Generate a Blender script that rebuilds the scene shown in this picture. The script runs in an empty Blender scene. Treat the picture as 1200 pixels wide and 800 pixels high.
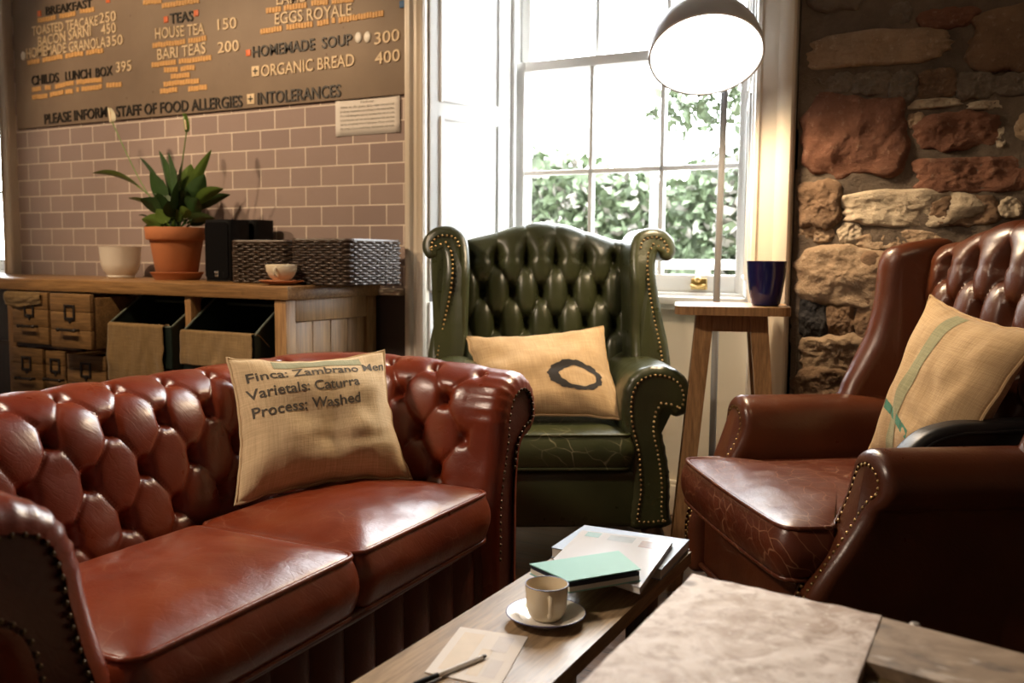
import bpy, bmesh, math, random
from mathutils import Vector, Matrix, noise
R = math.radians
PI = math.pi
rnd = random.Random(7)
sc = bpy.context.scene
COL = sc.collection

# ------------------------------------------------------------------ camera
F_PX, YAW, PITCH, ROLL, CAM_H = 1089.6, 0.49298, 0.090967, 0.0084718, 1.10
_cy, _sy = math.cos(YAW), math.sin(YAW)
FW = Vector((-_sy*math.cos(PITCH), _cy*math.cos(PITCH), -math.sin(PITCH)))
_rt = Vector((_cy, _sy, 0)); _up = _rt.cross(FW)
RT = math.cos(ROLL)*_rt + math.sin(ROLL)*_up
UP = -math.sin(ROLL)*_rt + math.cos(ROLL)*_up
CAM = Vector((0, 0, CAM_H))
cd = bpy.data.cameras.new('camera'); cam = bpy.data.objects.new('camera', cd); COL.objects.link(cam)
cam.matrix_world = Matrix(((RT.x, UP.x, -FW.x, 0), (RT.y, UP.y, -FW.y, 0), (RT.z, UP.z, -FW.z, CAM_H), (0, 0, 0, 1)))
cd.sensor_width = 36; cd.lens = F_PX/1200*36; cd.clip_start = 0.05; cd.clip_end = 200
cd.dof.use_dof = True; cd.dof.focus_distance = 2.35; cd.dof.aperture_fstop = 3.6
sc.camera = cam

# ------------------------------------------------------------------ light
w = bpy.data.worlds.new('sky'); sc.world = w; w.use_nodes = True
bg = w.node_tree.nodes['Background']
bg.inputs[0].default_value = (0.93, 0.97, 1.0, 1); bg.inputs[1].default_value = 26.0
sc.view_settings.view_transform = 'Standard'
sc.view_settings.look = 'None'
sc.view_settings.gamma = 1.0
sc.view_settings.exposure = 0.0
sc.view_settings.use_curve_mapping = False

def light(name, kind, loc, energy, color, target=None, size=0.1, size_y=None, spot=None, blend=0.6):
    l = bpy.data.lights.new(name, kind); l.energy = energy; l.color = color
    if kind == 'AREA':
        l.size = size
        if size_y: l.shape = 'RECTANGLE'; l.size_y = size_y
    elif kind in ('POINT', 'SPOT'): l.shadow_soft_size = size
    if kind == 'SPOT': l.spot_size = R(spot); l.spot_blend = blend
    o = bpy.data.objects.new(name, l); COL.objects.link(o); o.location = loc
    if target is not None:
        o.rotation_euler = (Vector(target)-Vector(loc)).to_track_quat('-Z', 'Y').to_euler()
    return o
WARM = (1.0, 0.72, 0.45)
light('menu_spot', 'SPOT', (-4.3, 1.5, 2.75), 150, WARM, (-3.7, 3.4, 1.75), .05, spot=75)
light('counter_spot', 'SPOT', (-3.0, 1.4, 2.75), 110, WARM, (-2.9, 3.2, 1.2), .06, spot=70)
light('seating_spot', 'SPOT', (-2.5, 0.4, 2.75), 225, (1.0, .80, .62), (-1.7, 1.6, .7), .16, spot=75)
light('armchair_spot', 'SPOT', (0.3, 1.3, 2.75), 25, WARM, (.05, 3.2, 1.35), .06, spot=62)
for nm, cx, cz, sx, sz in (('window_portal', -1.55, 1.9, 1.3, 2.2), ('side_window_portal', -5.7, 1.8, 1.0, 2.0)):
    po = light(nm, 'AREA', (cx, 4.05, cz), 1, (1, 1, 1), (cx, 0, cz), sx, sz)
    po.data.cycles.is_portal = True

def at_z(x, y, z):
    d = FW*F_PX + RT*(x-600) - UP*(y-400); return CAM + d*((z-CAM_H)/d.z)
def at_Y(x, y, Y):
    d = FW*F_PX + RT*(x-600) - UP*(y-400); return CAM + d*(Y/d.y)

# ------------------------------------------------------------------ material helpers
class NT:
    def __init__(s, name):
        s.m = bpy.data.materials.new(name); s.m.use_nodes = True
        s.t = s.m.node_tree; s.b = s.t.nodes['Principled BSDF']; s.out = s.t.nodes['Material Output']
    def n(s, kind, **kw):
        x = s.t.nodes.new(kind)
        for k, v in kw.items():
            if k.startswith('i_'):
                key = k[2:]; key = int(key) if key.isdigit() else key.replace('_', ' ')
                if hasattr(v, 'node'): s.t.links.new(v, x.inputs[key])
                else: x.inputs[key].default_value = v
            else: setattr(x, k, v)
        return x
    def link(s, a, b): s.t.links.new(a, b)
    def set(s, **kw):
        for k, v in kw.items():
            k = k.replace('_', ' ')
            if hasattr(v, 'node'): s.t.links.new(v, s.b.inputs[k])
            else: s.b.inputs[k].default_value = v
        return s
    def coord(s, which='Object', scale=(1, 1, 1), rot=(0, 0, 0), loc=(0, 0, 0)):
        c = s.n('ShaderNodeTexCoord'); mp = s.n('ShaderNodeMapping')
        s.link(c.outputs[which], mp.inputs[0])
        mp.inputs['Scale'].default_value = scale; mp.inputs['Rotation'].default_value = rot; mp.inputs['Location'].default_value = loc
        return mp.outputs[0]
    def noise(s, co, scale, detail=4, rough=.55, dist=0):
        x = s.n('ShaderNodeTexNoise'); s.link(co, x.inputs['Vector'])
        x.inputs['Scale'].default_value = scale; x.inputs['Detail'].default_value = detail
        x.inputs['Roughness'].default_value = rough; x.inputs['Distortion'].default_value = dist
        return x.outputs['Fac']
    def ramp(s, fac, stops):
        x = s.n('ShaderNodeValToRGB'); s.link(fac, x.inputs[0]); e = x.color_ramp.elements
        while len(e) < len(stops): e.new(.5)
        for el, (p, c) in zip(e, stops):
            el.position = p; el.color = (c, c, c, 1) if isinstance(c, (int, float)) else (*c, 1)
        return x.outputs[0]
    def mix(s, fac, a, b, mode='MIX'):
        x = s.n('ShaderNodeMix', data_type='RGBA', blend_type=mode)
        for v, i in ((fac, 0), (a, 6), (b, 7)):
            if hasattr(v, 'node'): s.link(v, x.inputs[i])
            else: x.inputs[i].default_value = v if i == 0 else (*v, 1)
        return x.outputs[2]
    def math(s, op, a, b=0.0, c=0.0):
        x = s.n('ShaderNodeMath', operation=op)
        for i, v in enumerate((a, b, c)):
            if hasattr(v, 'node'): s.link(v, x.inputs[i])
            else: x.inputs[i].default_value = v
        return x.outputs[0]
    def bump(s, h, strength=.3, dist=.002, normal=None):
        x = s.n('ShaderNodeBump'); s.link(h, x.inputs['Height'])
        x.inputs['Strength'].default_value = strength; x.inputs['Distance'].default_value = dist
        if normal is not None: s.link(normal, x.inputs['Normal'])
        s.link(x.outputs[0], s.b.inputs['Normal']); return x.outputs[0]

def plain(name, col, rough=.5, metal=0.0, spec=.5, var=0.0, scale=8, bump=0.0):
    t = NT(name); t.set(Roughness=rough, Metallic=metal); t.b.inputs['Specular IOR Level'].default_value = spec
    if var or bump:
        co = t.coord(); f = t.noise(co, scale, 5)
        t.set(Base_Color=t.mix(f, tuple(c*(1-var) for c in col), tuple(min(1, c*(1+var)) for c in col)))
        if bump: t.bump(t.noise(co, scale*10, 4), bump, .002)
    else: t.b.inputs['Base Color'].default_value = (*col, 1)
    return t.m

def leather(name, c1, c2, crack=None, rough=.34, crackmask=(.45, .62), wr=60):
    t = NT(name); co = t.coord()
    f = t.noise(co, 4.5, 2, .5)
    col = t.mix(t.ramp(f, [(.22, 0), (.78, 1)]), c1, c2)
    wob = t.n('ShaderNodeMix', data_type='VECTOR'); wob.inputs[0].default_value = .06
    nz = t.n('ShaderNodeTexNoise'); t.link(co, nz.inputs['Vector']); nz.inputs['Scale'].default_value = 9
    t.link(co, wob.inputs[4]); t.link(nz.outputs['Color'], wob.inputs[5])
    v2 = t.n('ShaderNodeTexVoronoi', feature='DISTANCE_TO_EDGE', voronoi_dimensions='2D')
    s3 = t.n('ShaderNodeSeparateXYZ'); t.link(wob.outputs[1], s3.inputs[0]); c3 = t.n('ShaderNodeCombineXYZ')
    t.link(t.math('MULTIPLY_ADD', s3.outputs[2], .7, s3.outputs[0]), c3.inputs[0]); t.link(t.math('ADD', s3.outputs[1], s3.outputs[2]), c3.inputs[1]); t.link(c3.outputs[0], v2.inputs['Vector'])
    vo = t.n('ShaderNodeTexVoronoi', feature='DISTANCE_TO_EDGE', voronoi_dimensions='2D'); t.link(c3.outputs[0], vo.inputs['Vector']); vo.inputs['Scale'].default_value = wr
    edge = vo.outputs['Distance']; v2.inputs['Scale'].default_value = wr*.4
    if crack:
        line = t.ramp(v2.outputs['Distance'], [(0.0, .8), (.045, 0)])
        mask = t.ramp(t.noise(co, 7, 3), [(crackmask[0], 0), (crackmask[1], 1)])
        col = t.mix(t.math('MULTIPLY', line, mask), col, crack)
    t.set(Base_Color=col, Roughness=t.ramp(t.noise(co, 14, 2), [(.15, rough-.07), (.85, rough+.1)]))
    t.b.inputs['Specular IOR Level'].default_value = .6
    e = t.ramp(edge, [(0, 0), (.12, 1)]); e2 = t.ramp(v2.outputs['Distance'], [(0, 0), (.06, 1)])
    g = t.noise(co, 420, 2)
    h = t.math('ADD', t.math('MULTIPLY', e, .35), t.math('ADD', t.math('MULTIPLY', e2, .35), t.math('MULTIPLY', g, .3)))
    n1 = t.bump(h, .22, .0012)
    t.bump(t.noise(co, 22, 3), .18, .006, n1)
    return t.m

def burlap(name, c1, c2, scale=1250):
    t = NT(name); co = t.coord('UV')
    wx = t.n('ShaderNodeTexWave', wave_type='BANDS', bands_direction='X'); wy = t.n('ShaderNodeTexWave', wave_type='BANDS', bands_direction='Y')
    for x in (wx, wy):
        t.link(co, x.inputs['Vector']); x.inputs['Scale'].default_value = scale/6.28*.5; x.inputs['Distortion'].default_value = 1.2
        x.inputs['Detail'].default_value = 2; x.inputs['Detail Scale'].default_value = .4
    wv = t.math('MULTIPLY', wx.outputs['Fac'], wy.outputs['Fac'])
    thr = t.coord('UV', (260, 12, 1)); thr2 = t.coord('UV', (12, 260, 1))
    th = t.math('MULTIPLY', t.math('ADD', t.noise(thr, 1, 3), t.noise(thr2, 1, 3)), .5)
    f = t.math('ADD', t.math('MULTIPLY', wv, .3), t.math('MULTIPLY', t.ramp(th, [(.34, 0), (.66, 1)]), .7))
    big = t.noise(co, 9, 4)
    col = t.mix(f, c1, c2)
    col = t.mix(t.ramp(big, [(.35, 0), (.75, .3)]), col, tuple(c*.62 for c in c1))
    t.set(Base_Color=col, Roughness=.95); t.b.inputs['Specular IOR Level'].default_value = .1
    t.b.inputs['Sheen Weight'].default_value = .15
    n1 = t.bump(wv, .35, .0012)
    t.bump(th, .6, .002, n1)
    return t.m

def wood(name, c1, c2, axis=0, scale=6, rough=.5, knots=False):
    t = NT(name); s = [scale*6]*3; s[axis] = scale*.35
    co = t.coord('Object', tuple(s))
    f = t.noise(co, 1.0, 6, .62, .4)
    g = t.noise(t.coord('Object', tuple(x*4 for x in s)), 1.0, 4, .6)
    col = t.mix(t.ramp(f, [(.28, 0), (.72, 1)]), c1, c2)
    col = t.mix(t.ramp(g, [(.35, .55), (.6, 0)]), col, tuple(c*.35 for c in c1))
    if knots:
        vo = t.n('ShaderNodeTexVoronoi'); t.link(t.coord('Object', (5, 5, 5)), vo.inputs['Vector']); vo.inputs['Scale'].default_value = 1.1
        k = t.ramp(vo.outputs['Distance'], [(.05, 1), (.12, 0)])
        col = t.mix(k, col, tuple(c*.3 for c in c1))
    t.set(Base_Color=col, Roughness=rough)
    t.bump(g, .25, .0015)
    return t.m

M = {}
M['red'] = leather('oxblood_leather', (.122, .0145, .005), (.212, .035, .0085), None, .30)
M['red_seat'] = leather('worn_oxblood_leather', (.128, .017, .0055), (.22, .041, .010), (.30, .13, .07), .32, (.46, .72), 55)
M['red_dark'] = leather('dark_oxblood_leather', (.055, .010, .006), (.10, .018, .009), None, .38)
M['brown'] = leather('chestnut_leather', (.055, .013, .005), (.098, .026, .008), None, .31)
M['brown_seat'] = leather('cracked_chestnut_leather', (.075, .014, .006), (.125, .028, .010), (.40, .20, .11), .34, (.36, .58), 60)
M['green'] = leather('green_leather', (.026, .031, .013), (.052, .058, .022), None, .30)
M['green_seat'] = leather('worn_green_leather', (.026, .034, .012), (.055, .062, .022), (.40, .36, .22), .38, (.42, .62), 45)
M['nail_dark'] = plain('aged_bronze_nail', (.10, .065, .035), .45, .9)
M['nail'] = plain('brass_nail', (.42, .29, .13), .35, 1.0)
M['burlap'] = burlap('burlap', (.40, .265, .135), (.65, .475, .27))
M['burlap_pale'] = burlap('pale_burlap', (.52, .37, .21), (.84, .66, .40))
M['burlap_dark'] = burlap('brown_burlap', (.20, .125, .055), (.40, .27, .125))
M['burlap_sage'] = burlap('sage_tinted_burlap', (.22, .22, .12), (.42, .40, .24))
M['ink'] = plain('black_ink', (.025, .022, .02), .9)
M['ink_grey'] = plain('faded_ink', (.10, .085, .065), .95, var=.5, scale=60)
M['ink_green'] = plain('green_ink', (.07, .22, .15), .9, var=.4, scale=70)
M['ink_sage'] = plain('sage_ink', (.28, .33, .20), .9, var=.3, scale=60)
M['white'] = plain('white_paint', (.80, .79, .76), .45, var=.04, scale=5)
M['cream'] = plain('cream_paint', (.74, .66, .54), .42, var=.05, scale=4, bump=.04)
M['casing'] = plain('cream_gloss_paint', (.70, .62, .51), .3, var=.05, scale=5, bump=.03)
M['slate_paint'] = plain('dark_grey_paint', (.075, .065, .062), .5, var=.1)
M['dark_wood'] = wood('dark_wood', (.030, .016, .009), (.075, .04, .02), 2, rough=.35)
M['black'] = plain('black_plastic', (.006, .006, .007), .6, spec=.2)
M['cloth_black'] = plain('black_speaker_cloth', (.005, .005, .006), 1.0, spec=.1, var=.3, scale=300)
M['black_leather'] = plain('black_leather', (.007, .007, .008), .40, spec=.35, var=.2, scale=40, bump=.1)
M['steel'] = plain('brushed_steel', (.55, .55, .55), .3, 1.0)
M['brass'] = plain('brass', (.52, .36, .14), .35, 1.0)
M['iron'] = plain('blackened_iron', (.07, .06, .055), .45, .8)
M['lamp_grey'] = plain('grey_lamp_metal', (.66, .66, .67), .4)
M['pole_grey'] = plain('dark_grey_pole', (.26, .26, .265), .35, .3)
M['terracotta'] = plain('terracotta', (.48, .17, .065), .75, var=.15, scale=10)
M['soil'] = plain('potting_soil', (.03, .02, .014), 1.0, var=.4, scale=60)
M['ceramic'] = plain('white_ceramic', (.74, .70, .63), .35)
M['cream_china'] = plain('cream_china', (.72, .62, .44), .18)
M['china'] = plain('white_china', (.78, .75, .70), .15)
M['navy_glaze'] = plain('navy_glaze', (.012, .014, .085), .12, var=.4, scale=14)
M['blue_rim'] = plain('blue_rim', (.05, .06, .20), .3)
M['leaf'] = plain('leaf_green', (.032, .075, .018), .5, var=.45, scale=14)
M['leaf_lit'] = plain('lit_leaf_green', (.12, .20, .035), .4, var=.3, scale=14)  # brighter copy of the leaf green; the lit look is put into the colour
M['spathe'] = plain('white_spathe', (.72, .66, .48), .5)
M['bin_green'] = plain('dark_green_metal', (.020, .032, .026), .4, .2, var=.3, scale=12)
M['bin_edge'] = plain('worn_metal_edge', (.16, .19, .16), .45, .4, var=.3, scale=30)
M['paper'] = plain('white_paper', (.74, .70, .66), .8)
M['pages'] = plain('book_pages', (.66, .63, .57), .85, var=.1, scale=120)
M['teal'] = plain('teal_cover', (.20, .47, .42), .6)
M['gap_navy'] = plain('gap_navy', (.012, .016, .035), .6)
M['pale_blue'] = plain('pale_blue_cover', (.20, .26, .36), .35)
M['gloss_white'] = plain('glossy_white_cover', (.60, .61, .64), .16, spec=.7)
M['oak'] = wood('oak_plank', (.26, .17, .09), (.44, .31, .18), 1, 7, .38)
M['pine'] = wood('pine', (.30, .155, .055), (.50, .29, .12), 2, 5, .5, True)
M['pine_x'] = wood('pine_lengthwise', (.26, .135, .05), (.44, .25, .10), 0, 5, .38, True)
M['crate'] = wood('old_crate_wood', (.19, .10, .035), (.36, .205, .08), 0, 6, .55, True)
M['stool_wood'] = wood('stool_wood', (.25, .13, .05), (.42, .24, .10), 2, 6, .42)
M['board'] = None

t = NT('weathered_board'); co = t.coord()
f = t.noise(co, 1.6, 6, .6); g = t.noise(co, 40, 3)
col = t.mix(t.ramp(f, [(.3, 0), (.7, 1)]), (.20, .145, .105), (.30, .225, .16))
sp = t.n('ShaderNodeTexVoronoi'); t.link(co, sp.inputs['Vector']); sp.inputs['Scale'].default_value = 7
col = t.mix(t.ramp(sp.outputs['Distance'], [(.02, .7), (.05, 0)]), col, (.12, .06, .03))
t.set(Base_Color=col, Roughness=.6); t.bump(g, .1, .001); M['board'] = t.m
M['letter_pale'] = plain('pale_wood_letter', (.72, .56, .36), .6, var=.12, scale=30)
M['letter_black'] = plain('black_letter', (.018, .014, .011), .5)
M['letter_tile'] = plain('orange_wood_tile', (.64, .36, .13), .6, var=.25, scale=60)
M['marker_red'] = plain('red_marker', (.72, .16, .05), .5)
M['marker_blue'] = plain('blue_marker', (.02, .12, .3), .5)

# tile wall: running-bond metro tiles
t = NT('metro_tiles'); co = t.coord('Object', (1, 1, 1), (R(90), 0, 0))
TW, TH = .184, .0909
br = t.n('ShaderNodeTexBrick'); br.offset = .5; br.squash = 1
mp = t.n('ShaderNodeMapping'); tc = t.n('ShaderNodeTexCoord')
sx = t.n('ShaderNodeSeparateXYZ'); t.link(tc.outputs['Object'], sx.inputs[0])
cx = t.n('ShaderNodeCombineXYZ'); t.link(sx.outputs[0], cx.inputs[0]); t.link(sx.outputs[2], cx.inputs[1])
t.link(cx.outputs[0], mp.inputs[0]); mp.inputs['Location'].default_value = (0.072, -.0525, 0)
t.link(mp.outputs[0], br.inputs['Vector'])
br.inputs['Scale'].default_value = 1; br.inputs['Brick Width'].default_value = TW; br.inputs['Row Height'].default_value = TH
br.inputs['Mortar Size'].default_value = .0033; br.inputs['Mortar Smooth'].default_value = .15; br.inputs['Bias'].default_value = 0
br.inputs['Color1'].default_value = (.40, .31, .28, 1); br.inputs['Color2'].default_value = (.33, .255, .24, 1); br.inputs['Mortar'].default_value = (.80, .70, .60, 1)
cl = t.noise(cx.outputs[0], 5, 4)
t.set(Base_Color=t.mix(t.ramp(cl, [(.3, 0), (.7, .35)]), br.outputs['Color'], (.33, .25, .225)))
t.set(Roughness=t.math('MULTIPLY_ADD', br.outputs['Fac'], .6, .16))
n1 = t.bump(t.math('SUBTRACT', 1.0, br.outputs['Fac']), .6, .003)
t.bump(t.noise(cx.outputs[0], 16, 3), .22, .006, n1)
M['tiles'] = t.m

t = NT('mortar'); co = t.coord(); f = t.noise(co, 7, 7, .65)
t.set(Base_Color=t.mix(t.ramp(f, [(.3, 0), (.7, 1)]), (.075, .055, .040), (.16, .12, .085)), Roughness=.95); t.bump(t.noise(co, 45, 6, .7), .8, .012); M['mortar'] = t.m
def stone_mat(name, c1, c2, c3):
    t = NT(name); co = t.coord(); f = t.noise(co, 9, 8, .68); g = t.noise(co, 34, 6, .7)
    col = t.mix(t.ramp(f, [(.32, 0), (.66, 1)]), c1, c2)
    col = t.mix(t.ramp(g, [(.56, 0), (.70, .8)]), col, c3)
    t.set(Base_Color=col, Roughness=.92); t.b.inputs['Specular IOR Level'].default_value = .25
    n1 = t.bump(g, .9, .012); t.bump(t.noise(co, 140, 4), .4, .003, n1); return t.m
STONES = [stone_mat('red_sandstone', (.125, .056, .036), (.20, .092, .055), (.28, .18, .125)),
          stone_mat('buff_sandstone', (.20, .135, .085), (.36, .26, .17), (.46, .38, .28)),
          stone_mat('pale_rough_stone', (.32, .255, .18), (.50, .42, .31), (.20, .14, .09)),
          stone_mat('brown_stone', (.115, .072, .045), (.20, .125, .075), (.28, .20, .14)),
          stone_mat('grey_stone', (.11, .088, .068), (.185, .15, .115), (.24, .2, .16)),
          stone_mat('black_stone', (.018, .017, .018), (.04, .036, .036), (.07, .06, .055))]
t = NT('marbled_stone_top'); co = t.coord(); f = t.noise(co, 14, 6, .62, 1.2); g = t.noise(co, 38, 4, .6)
col = t.mix(t.ramp(f, [(.36, 0), (.55, 1)]), (.42, .30, .225), (.70, .60, .53))
col = t.mix(t.ramp(g, [(.5, 0), (.66, .75)]), col, (.34, .225, .16))
h_ = t.noise(co, 70, 3); col = t.mix(t.ramp(h_, [(.60, 0), (.70, .7)]), col, (.80, .74, .68))
kn = t.n('ShaderNodeVectorMath', operation='DISTANCE'); t.link(co, kn.inputs[0]); kn.inputs[1].default_value = (-.318, .512, .60); col = t.mix(t.ramp(kn.outputs['Value'], [(.006, 1), (.016, 0)]), col, (.16, .10, .07))
t.set(Base_Color=col, Roughness=.6); t.bump(f, .5, .004); M['stone_top'] = t.m
t = NT('rustic_plank'); co = t.coord('Object', (.6, 1, 1)); f = t.noise(co, 16, 6, .65, .8); g = t.noise(co, 9, 4)
col = t.mix(t.ramp(f, [(.34, 0), (.64, 1)]), (.20, .13, .075), (.42, .305, .20))
col = t.mix(t.ramp(g, [(.58, 0), (.66, .8)]), col, (.05, .04, .035)); col = t.mix(t.ramp(t.noise(co, 26, 3), [(.62, 0), (.70, .6)]), col, (.62, .52, .42))
t.set(Base_Color=col, Roughness=.6); t.bump(f, .4, .003); M['rustic'] = t.m
M['olive_wood'] = wood('olive_plank', (.13, .085, .03), (.22, .15, .06), 0, 4, .6)

# floor boards
t = NT('floorboards'); tc = t.n('ShaderNodeTexCoord'); mp = t.n('ShaderNodeMapping'); mp.inputs['Rotation'].default_value = (0, 0, 0)
t.link(tc.outputs['Object'], mp.inputs[0])
br = t.n('ShaderNodeTexBrick'); t.link(mp.outputs[0], br.inputs['Vector']); br.offset = .37
br.inputs['Scale'].default_value = 1; br.inputs['Brick Width'].default_value = 2.2; br.inputs['Row Height'].default_value = .13
br.inputs['Mortar Size'].default_value = .003; br.inputs['Color1'].default_value = (.15, .075, .035, 1); br.inputs['Color2'].default_value = (.085, .042, .02, 1); br.inputs['Mortar'].default_value = (.012, .007, .004, 1)
f = t.noise(t.coord('Object', (3, 40, 1)), 1, 6, .65, .5)
t.set(Base_Color=t.mix(t.ramp(f, [(.35, .7), (.6, 0)]), br.outputs['Color'], (.03, .014, .007)), Roughness=t.ramp(f, [(.3, .3), (.7, .5)]))
t.bump(t.math('SUBTRACT', f, t.math('MULTIPLY', br.outputs['Fac'], 1.2)), .4, .003); M['floor'] = t.m
M['plaster'] = plain('warm_plaster', (.34, .26, .20), .9, var=.1, scale=2)
M['ceiling'] = plain('ceiling_paint', (.62, .57, .50), .9)

# glass
t = NT('window_glass'); tr = t.n('ShaderNodeBsdfTransparent'); gl = t.n('ShaderNodeBsdfGlossy'); gl.inputs['Roughness'].default_value = .02
lw0 = t.n('ShaderNodeLayerWeight'); lw0.inputs['Blend'].default_value = .5
fac = t.math('MULTIPLY_ADD', t.math('POWER', lw0.outputs['Facing'], 5.0), .6, .03)
mx = t.n('ShaderNodeMixShader'); t.link(fac, mx.inputs[0]); t.link(tr.outputs[0], mx.inputs[1]); t.link(gl.outputs[0], mx.inputs[2])
t.link(mx.outputs[0], t.out.inputs['Surface']); M['glass'] = t.m
def emit(name, col, s):
    t = NT(name); e = t.n('ShaderNodeEmission'); e.inputs[0].default_value = (*col, 1); e.inputs[1].default_value = s
    t.link(e.outputs[0], t.out.inputs['Surface']); return t.m
M['glow'] = emit('lamp_diffuser', (1.0, .93, .82), 5.0)
M['hedge'] = plain('hedge_leaf', (.075, .105, .052), .6, var=.5, scale=9)
M['hedge_core'] = plain('hedge_core', (.085, .11, .065), .9)
M['hedge_pale'] = plain('hedge_blossom', (.22, .21, .18), .7)
M['paving'] = plain('pale_paving', (.16, .15, .14), .9, var=.15, scale=3)

# ------------------------------------------------------------------ mesh helpers
class B:
    def __init__(s): s.bm = bmesh.new(); s.uv = s.bm.loops.layers.uv.new('UVMap')
    def box(s, x0, x1, y0, y1, z0, z1, bevel=0.0, seg=2, mi=0, mat=None):
        b = bmesh.new(); bmesh.ops.create_cube(b, size=1)
        for v in b.verts: v.co = Vector(((x0+x1)/2+v.co.x*(x1-x0), (y0+y1)/2+v.co.y*(y1-y0), (z0+z1)/2+v.co.z*(z1-z0)))
        if bevel: bmesh.ops.bevel(b, geom=b.edges[:], offset=bevel, segments=seg, profile=.5, affect='EDGES')
        s._add(b, mi, mat); return s
    def _add(s, b, mi=0, mat=None):
        mp = {}
        for v in b.verts: mp[v] = s.bm.verts.new(mat @ v.co if mat else v.co)
        for f in b.faces:
            try: nf = s.bm.faces.new([mp[v] for v in f.verts]); nf.material_index = mi
            except ValueError: pass
        b.free()
    def grid(s, fn, nu, nv, cu=False, cv=False, mi=0, su=1.0, sv=1.0):
        vs = [[s.bm.verts.new(fn(i/(nu if cu else nu), j/(nv if cv else nv))) for j in range(nv if cv else nv+1)] for i in range(nu if cu else nu+1)]
        for i in range(nu):
            for j in range(nv):
                i2 = (i+1) % nu if cu else i+1; j2 = (j+1) % nv if cv else j+1
                try: f = s.bm.faces.new((vs[i][j], vs[i2][j], vs[i2][j2], vs[i][j2]))
                except ValueError: continue
                f.material_index = mi
                for l, (a, b_) in zip(f.loops, ((i, j), (i+1, j), (i+1, j+1), (i, j+1))): l[s.uv].uv = (a/nu*su, b_/nv*sv)
        return vs
    def tube(s, pts, r, n=10, cap=True, mi=0, closed=False):
        pts = [Vector(p) for p in pts]; m = len(pts); rings = []
        rr = r if isinstance(r, (list, tuple)) else [r]*m
        prev = None
        for i, p in enumerate(pts):
            if closed: tg = pts[(i+1) % m]-pts[i-1]
            else: tg = pts[min(i+1, m-1)]-pts[max(i-1, 0)]
            tg.normalize()
            if prev is None:
                a = Vector((0, 0, 1)) if abs(tg.z) < .9 else Vector((1, 0, 0)); u = tg.cross(a).normalized()
            else: u = (prev-tg*prev.dot(tg)).normalized()
            prev = u; v = tg.cross(u)
            rings.append([s.bm.verts.new(p+(u*math.cos(2*PI*k/n)+v*math.sin(2*PI*k/n))*rr[i]) for k in range(n)])
        for i in range(m if closed else m-1):
            a, b_ = rings[i], rings[(i+1) % m]
            for k in range(n):
                f = s.bm.faces.new((a[k], a[(k+1) % n], b_[(k+1) % n], b_[k])); f.material_index = mi
        if cap and not closed:
            for q in (rings[0][::-1], rings[-1]):
                f = s.bm.faces.new(q); f.material_index = mi
        return s
    def lathe(s, prof, n=36, c=(0, 0, 0), mi=0, mat=None):
        rings = []
        for r, z in prof:
            if r < 1e-5: p = [Vector((0, 0, z))]
            else: p = [Vector((r*math.cos(2*PI*k/n), r*math.sin(2*PI*k/n), z)) for k in range(n)]
            rings.append([s.bm.verts.new((mat @ q if mat else q)+Vector(c)) for q in p])
        for a, b_ in zip(rings, rings[1:]):
            for k in range(n):
                q = [a[k % len(a)], a[(k+1) % n % len(a)] if len(a) > 1 else None, b_[(k+1) % n] if len(b_) > 1 else b_[0], b_[k] if len(b_) > 1 else None]
                q = [x for x in q if x is not None]
                if len(q) >= 3:
                    f = s.bm.faces.new(q); f.material_index = mi
        return s
    def sphere(s, c, r, mi=0, seg=10, sc_=(1, 1, 1), mat=None):
        b = bmesh.new(); bmesh.ops.create_uvsphere(b, u_segments=seg, v_segments=max(5, seg*2//3), radius=r)
        for v in b.verts:
            q = Vector((v.co.x*sc_[0], v.co.y*sc_[1], v.co.z*sc_[2]))
            v.co = (mat @ q if mat else q)+Vector(c)
        s._add(b, mi); return s
    def poly(s, pts, mi=0):
        f = s.bm.faces.new([s.bm.verts.new(p) for p in pts]); f.material_index = mi; return f
    def prism(s, pts, off, mi=0):
        off = Vector(off); a = [s.bm.verts.new(p) for p in pts]; b_ = [s.bm.verts.new(Vector(p)+off) for p in pts]; n = len(pts)
        for q in [a[::-1], b_]+[[a[i], a[(i+1) % n], b_[(i+1) % n], b_[i]] for i in range(n)]:
            f = s.bm.faces.new(q); f.material_index = mi
        return s
    def bevel(s, off, seg=2):
        bmesh.ops.bevel(s.bm, geom=[e for e in s.bm.edges if len(e.link_faces) == 2 and e.calc_face_angle(0) > R(30)], offset=off, segments=seg, profile=.5, affect='EDGES'); return s
    def obj(s, name, mats, parent=None, smooth=38, merge=False, fixn=True):
        if merge: bmesh.ops.remove_doubles(s.bm, verts=s.bm.verts[:], dist=1e-5)
        if fixn: bmesh.ops.recalc_face_normals(s.bm, faces=s.bm.faces[:])
        me = bpy.data.meshes.new(name)
        if smooth:
            for e in s.bm.edges:
                if len(e.link_faces) == 2 and e.calc_face_angle(0) > R(smooth): e.smooth = False
            for f in s.bm.faces: f.smooth = True
        s.bm.to_mesh(me); s.bm.free()
        for m in (mats if isinstance(mats, (list, tuple)) else [mats]): me.materials.append(m)
        o = bpy.data.objects.new(name, me); COL.objects.link(o)
        if parent is not None: o.parent = parent
        return o

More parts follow.
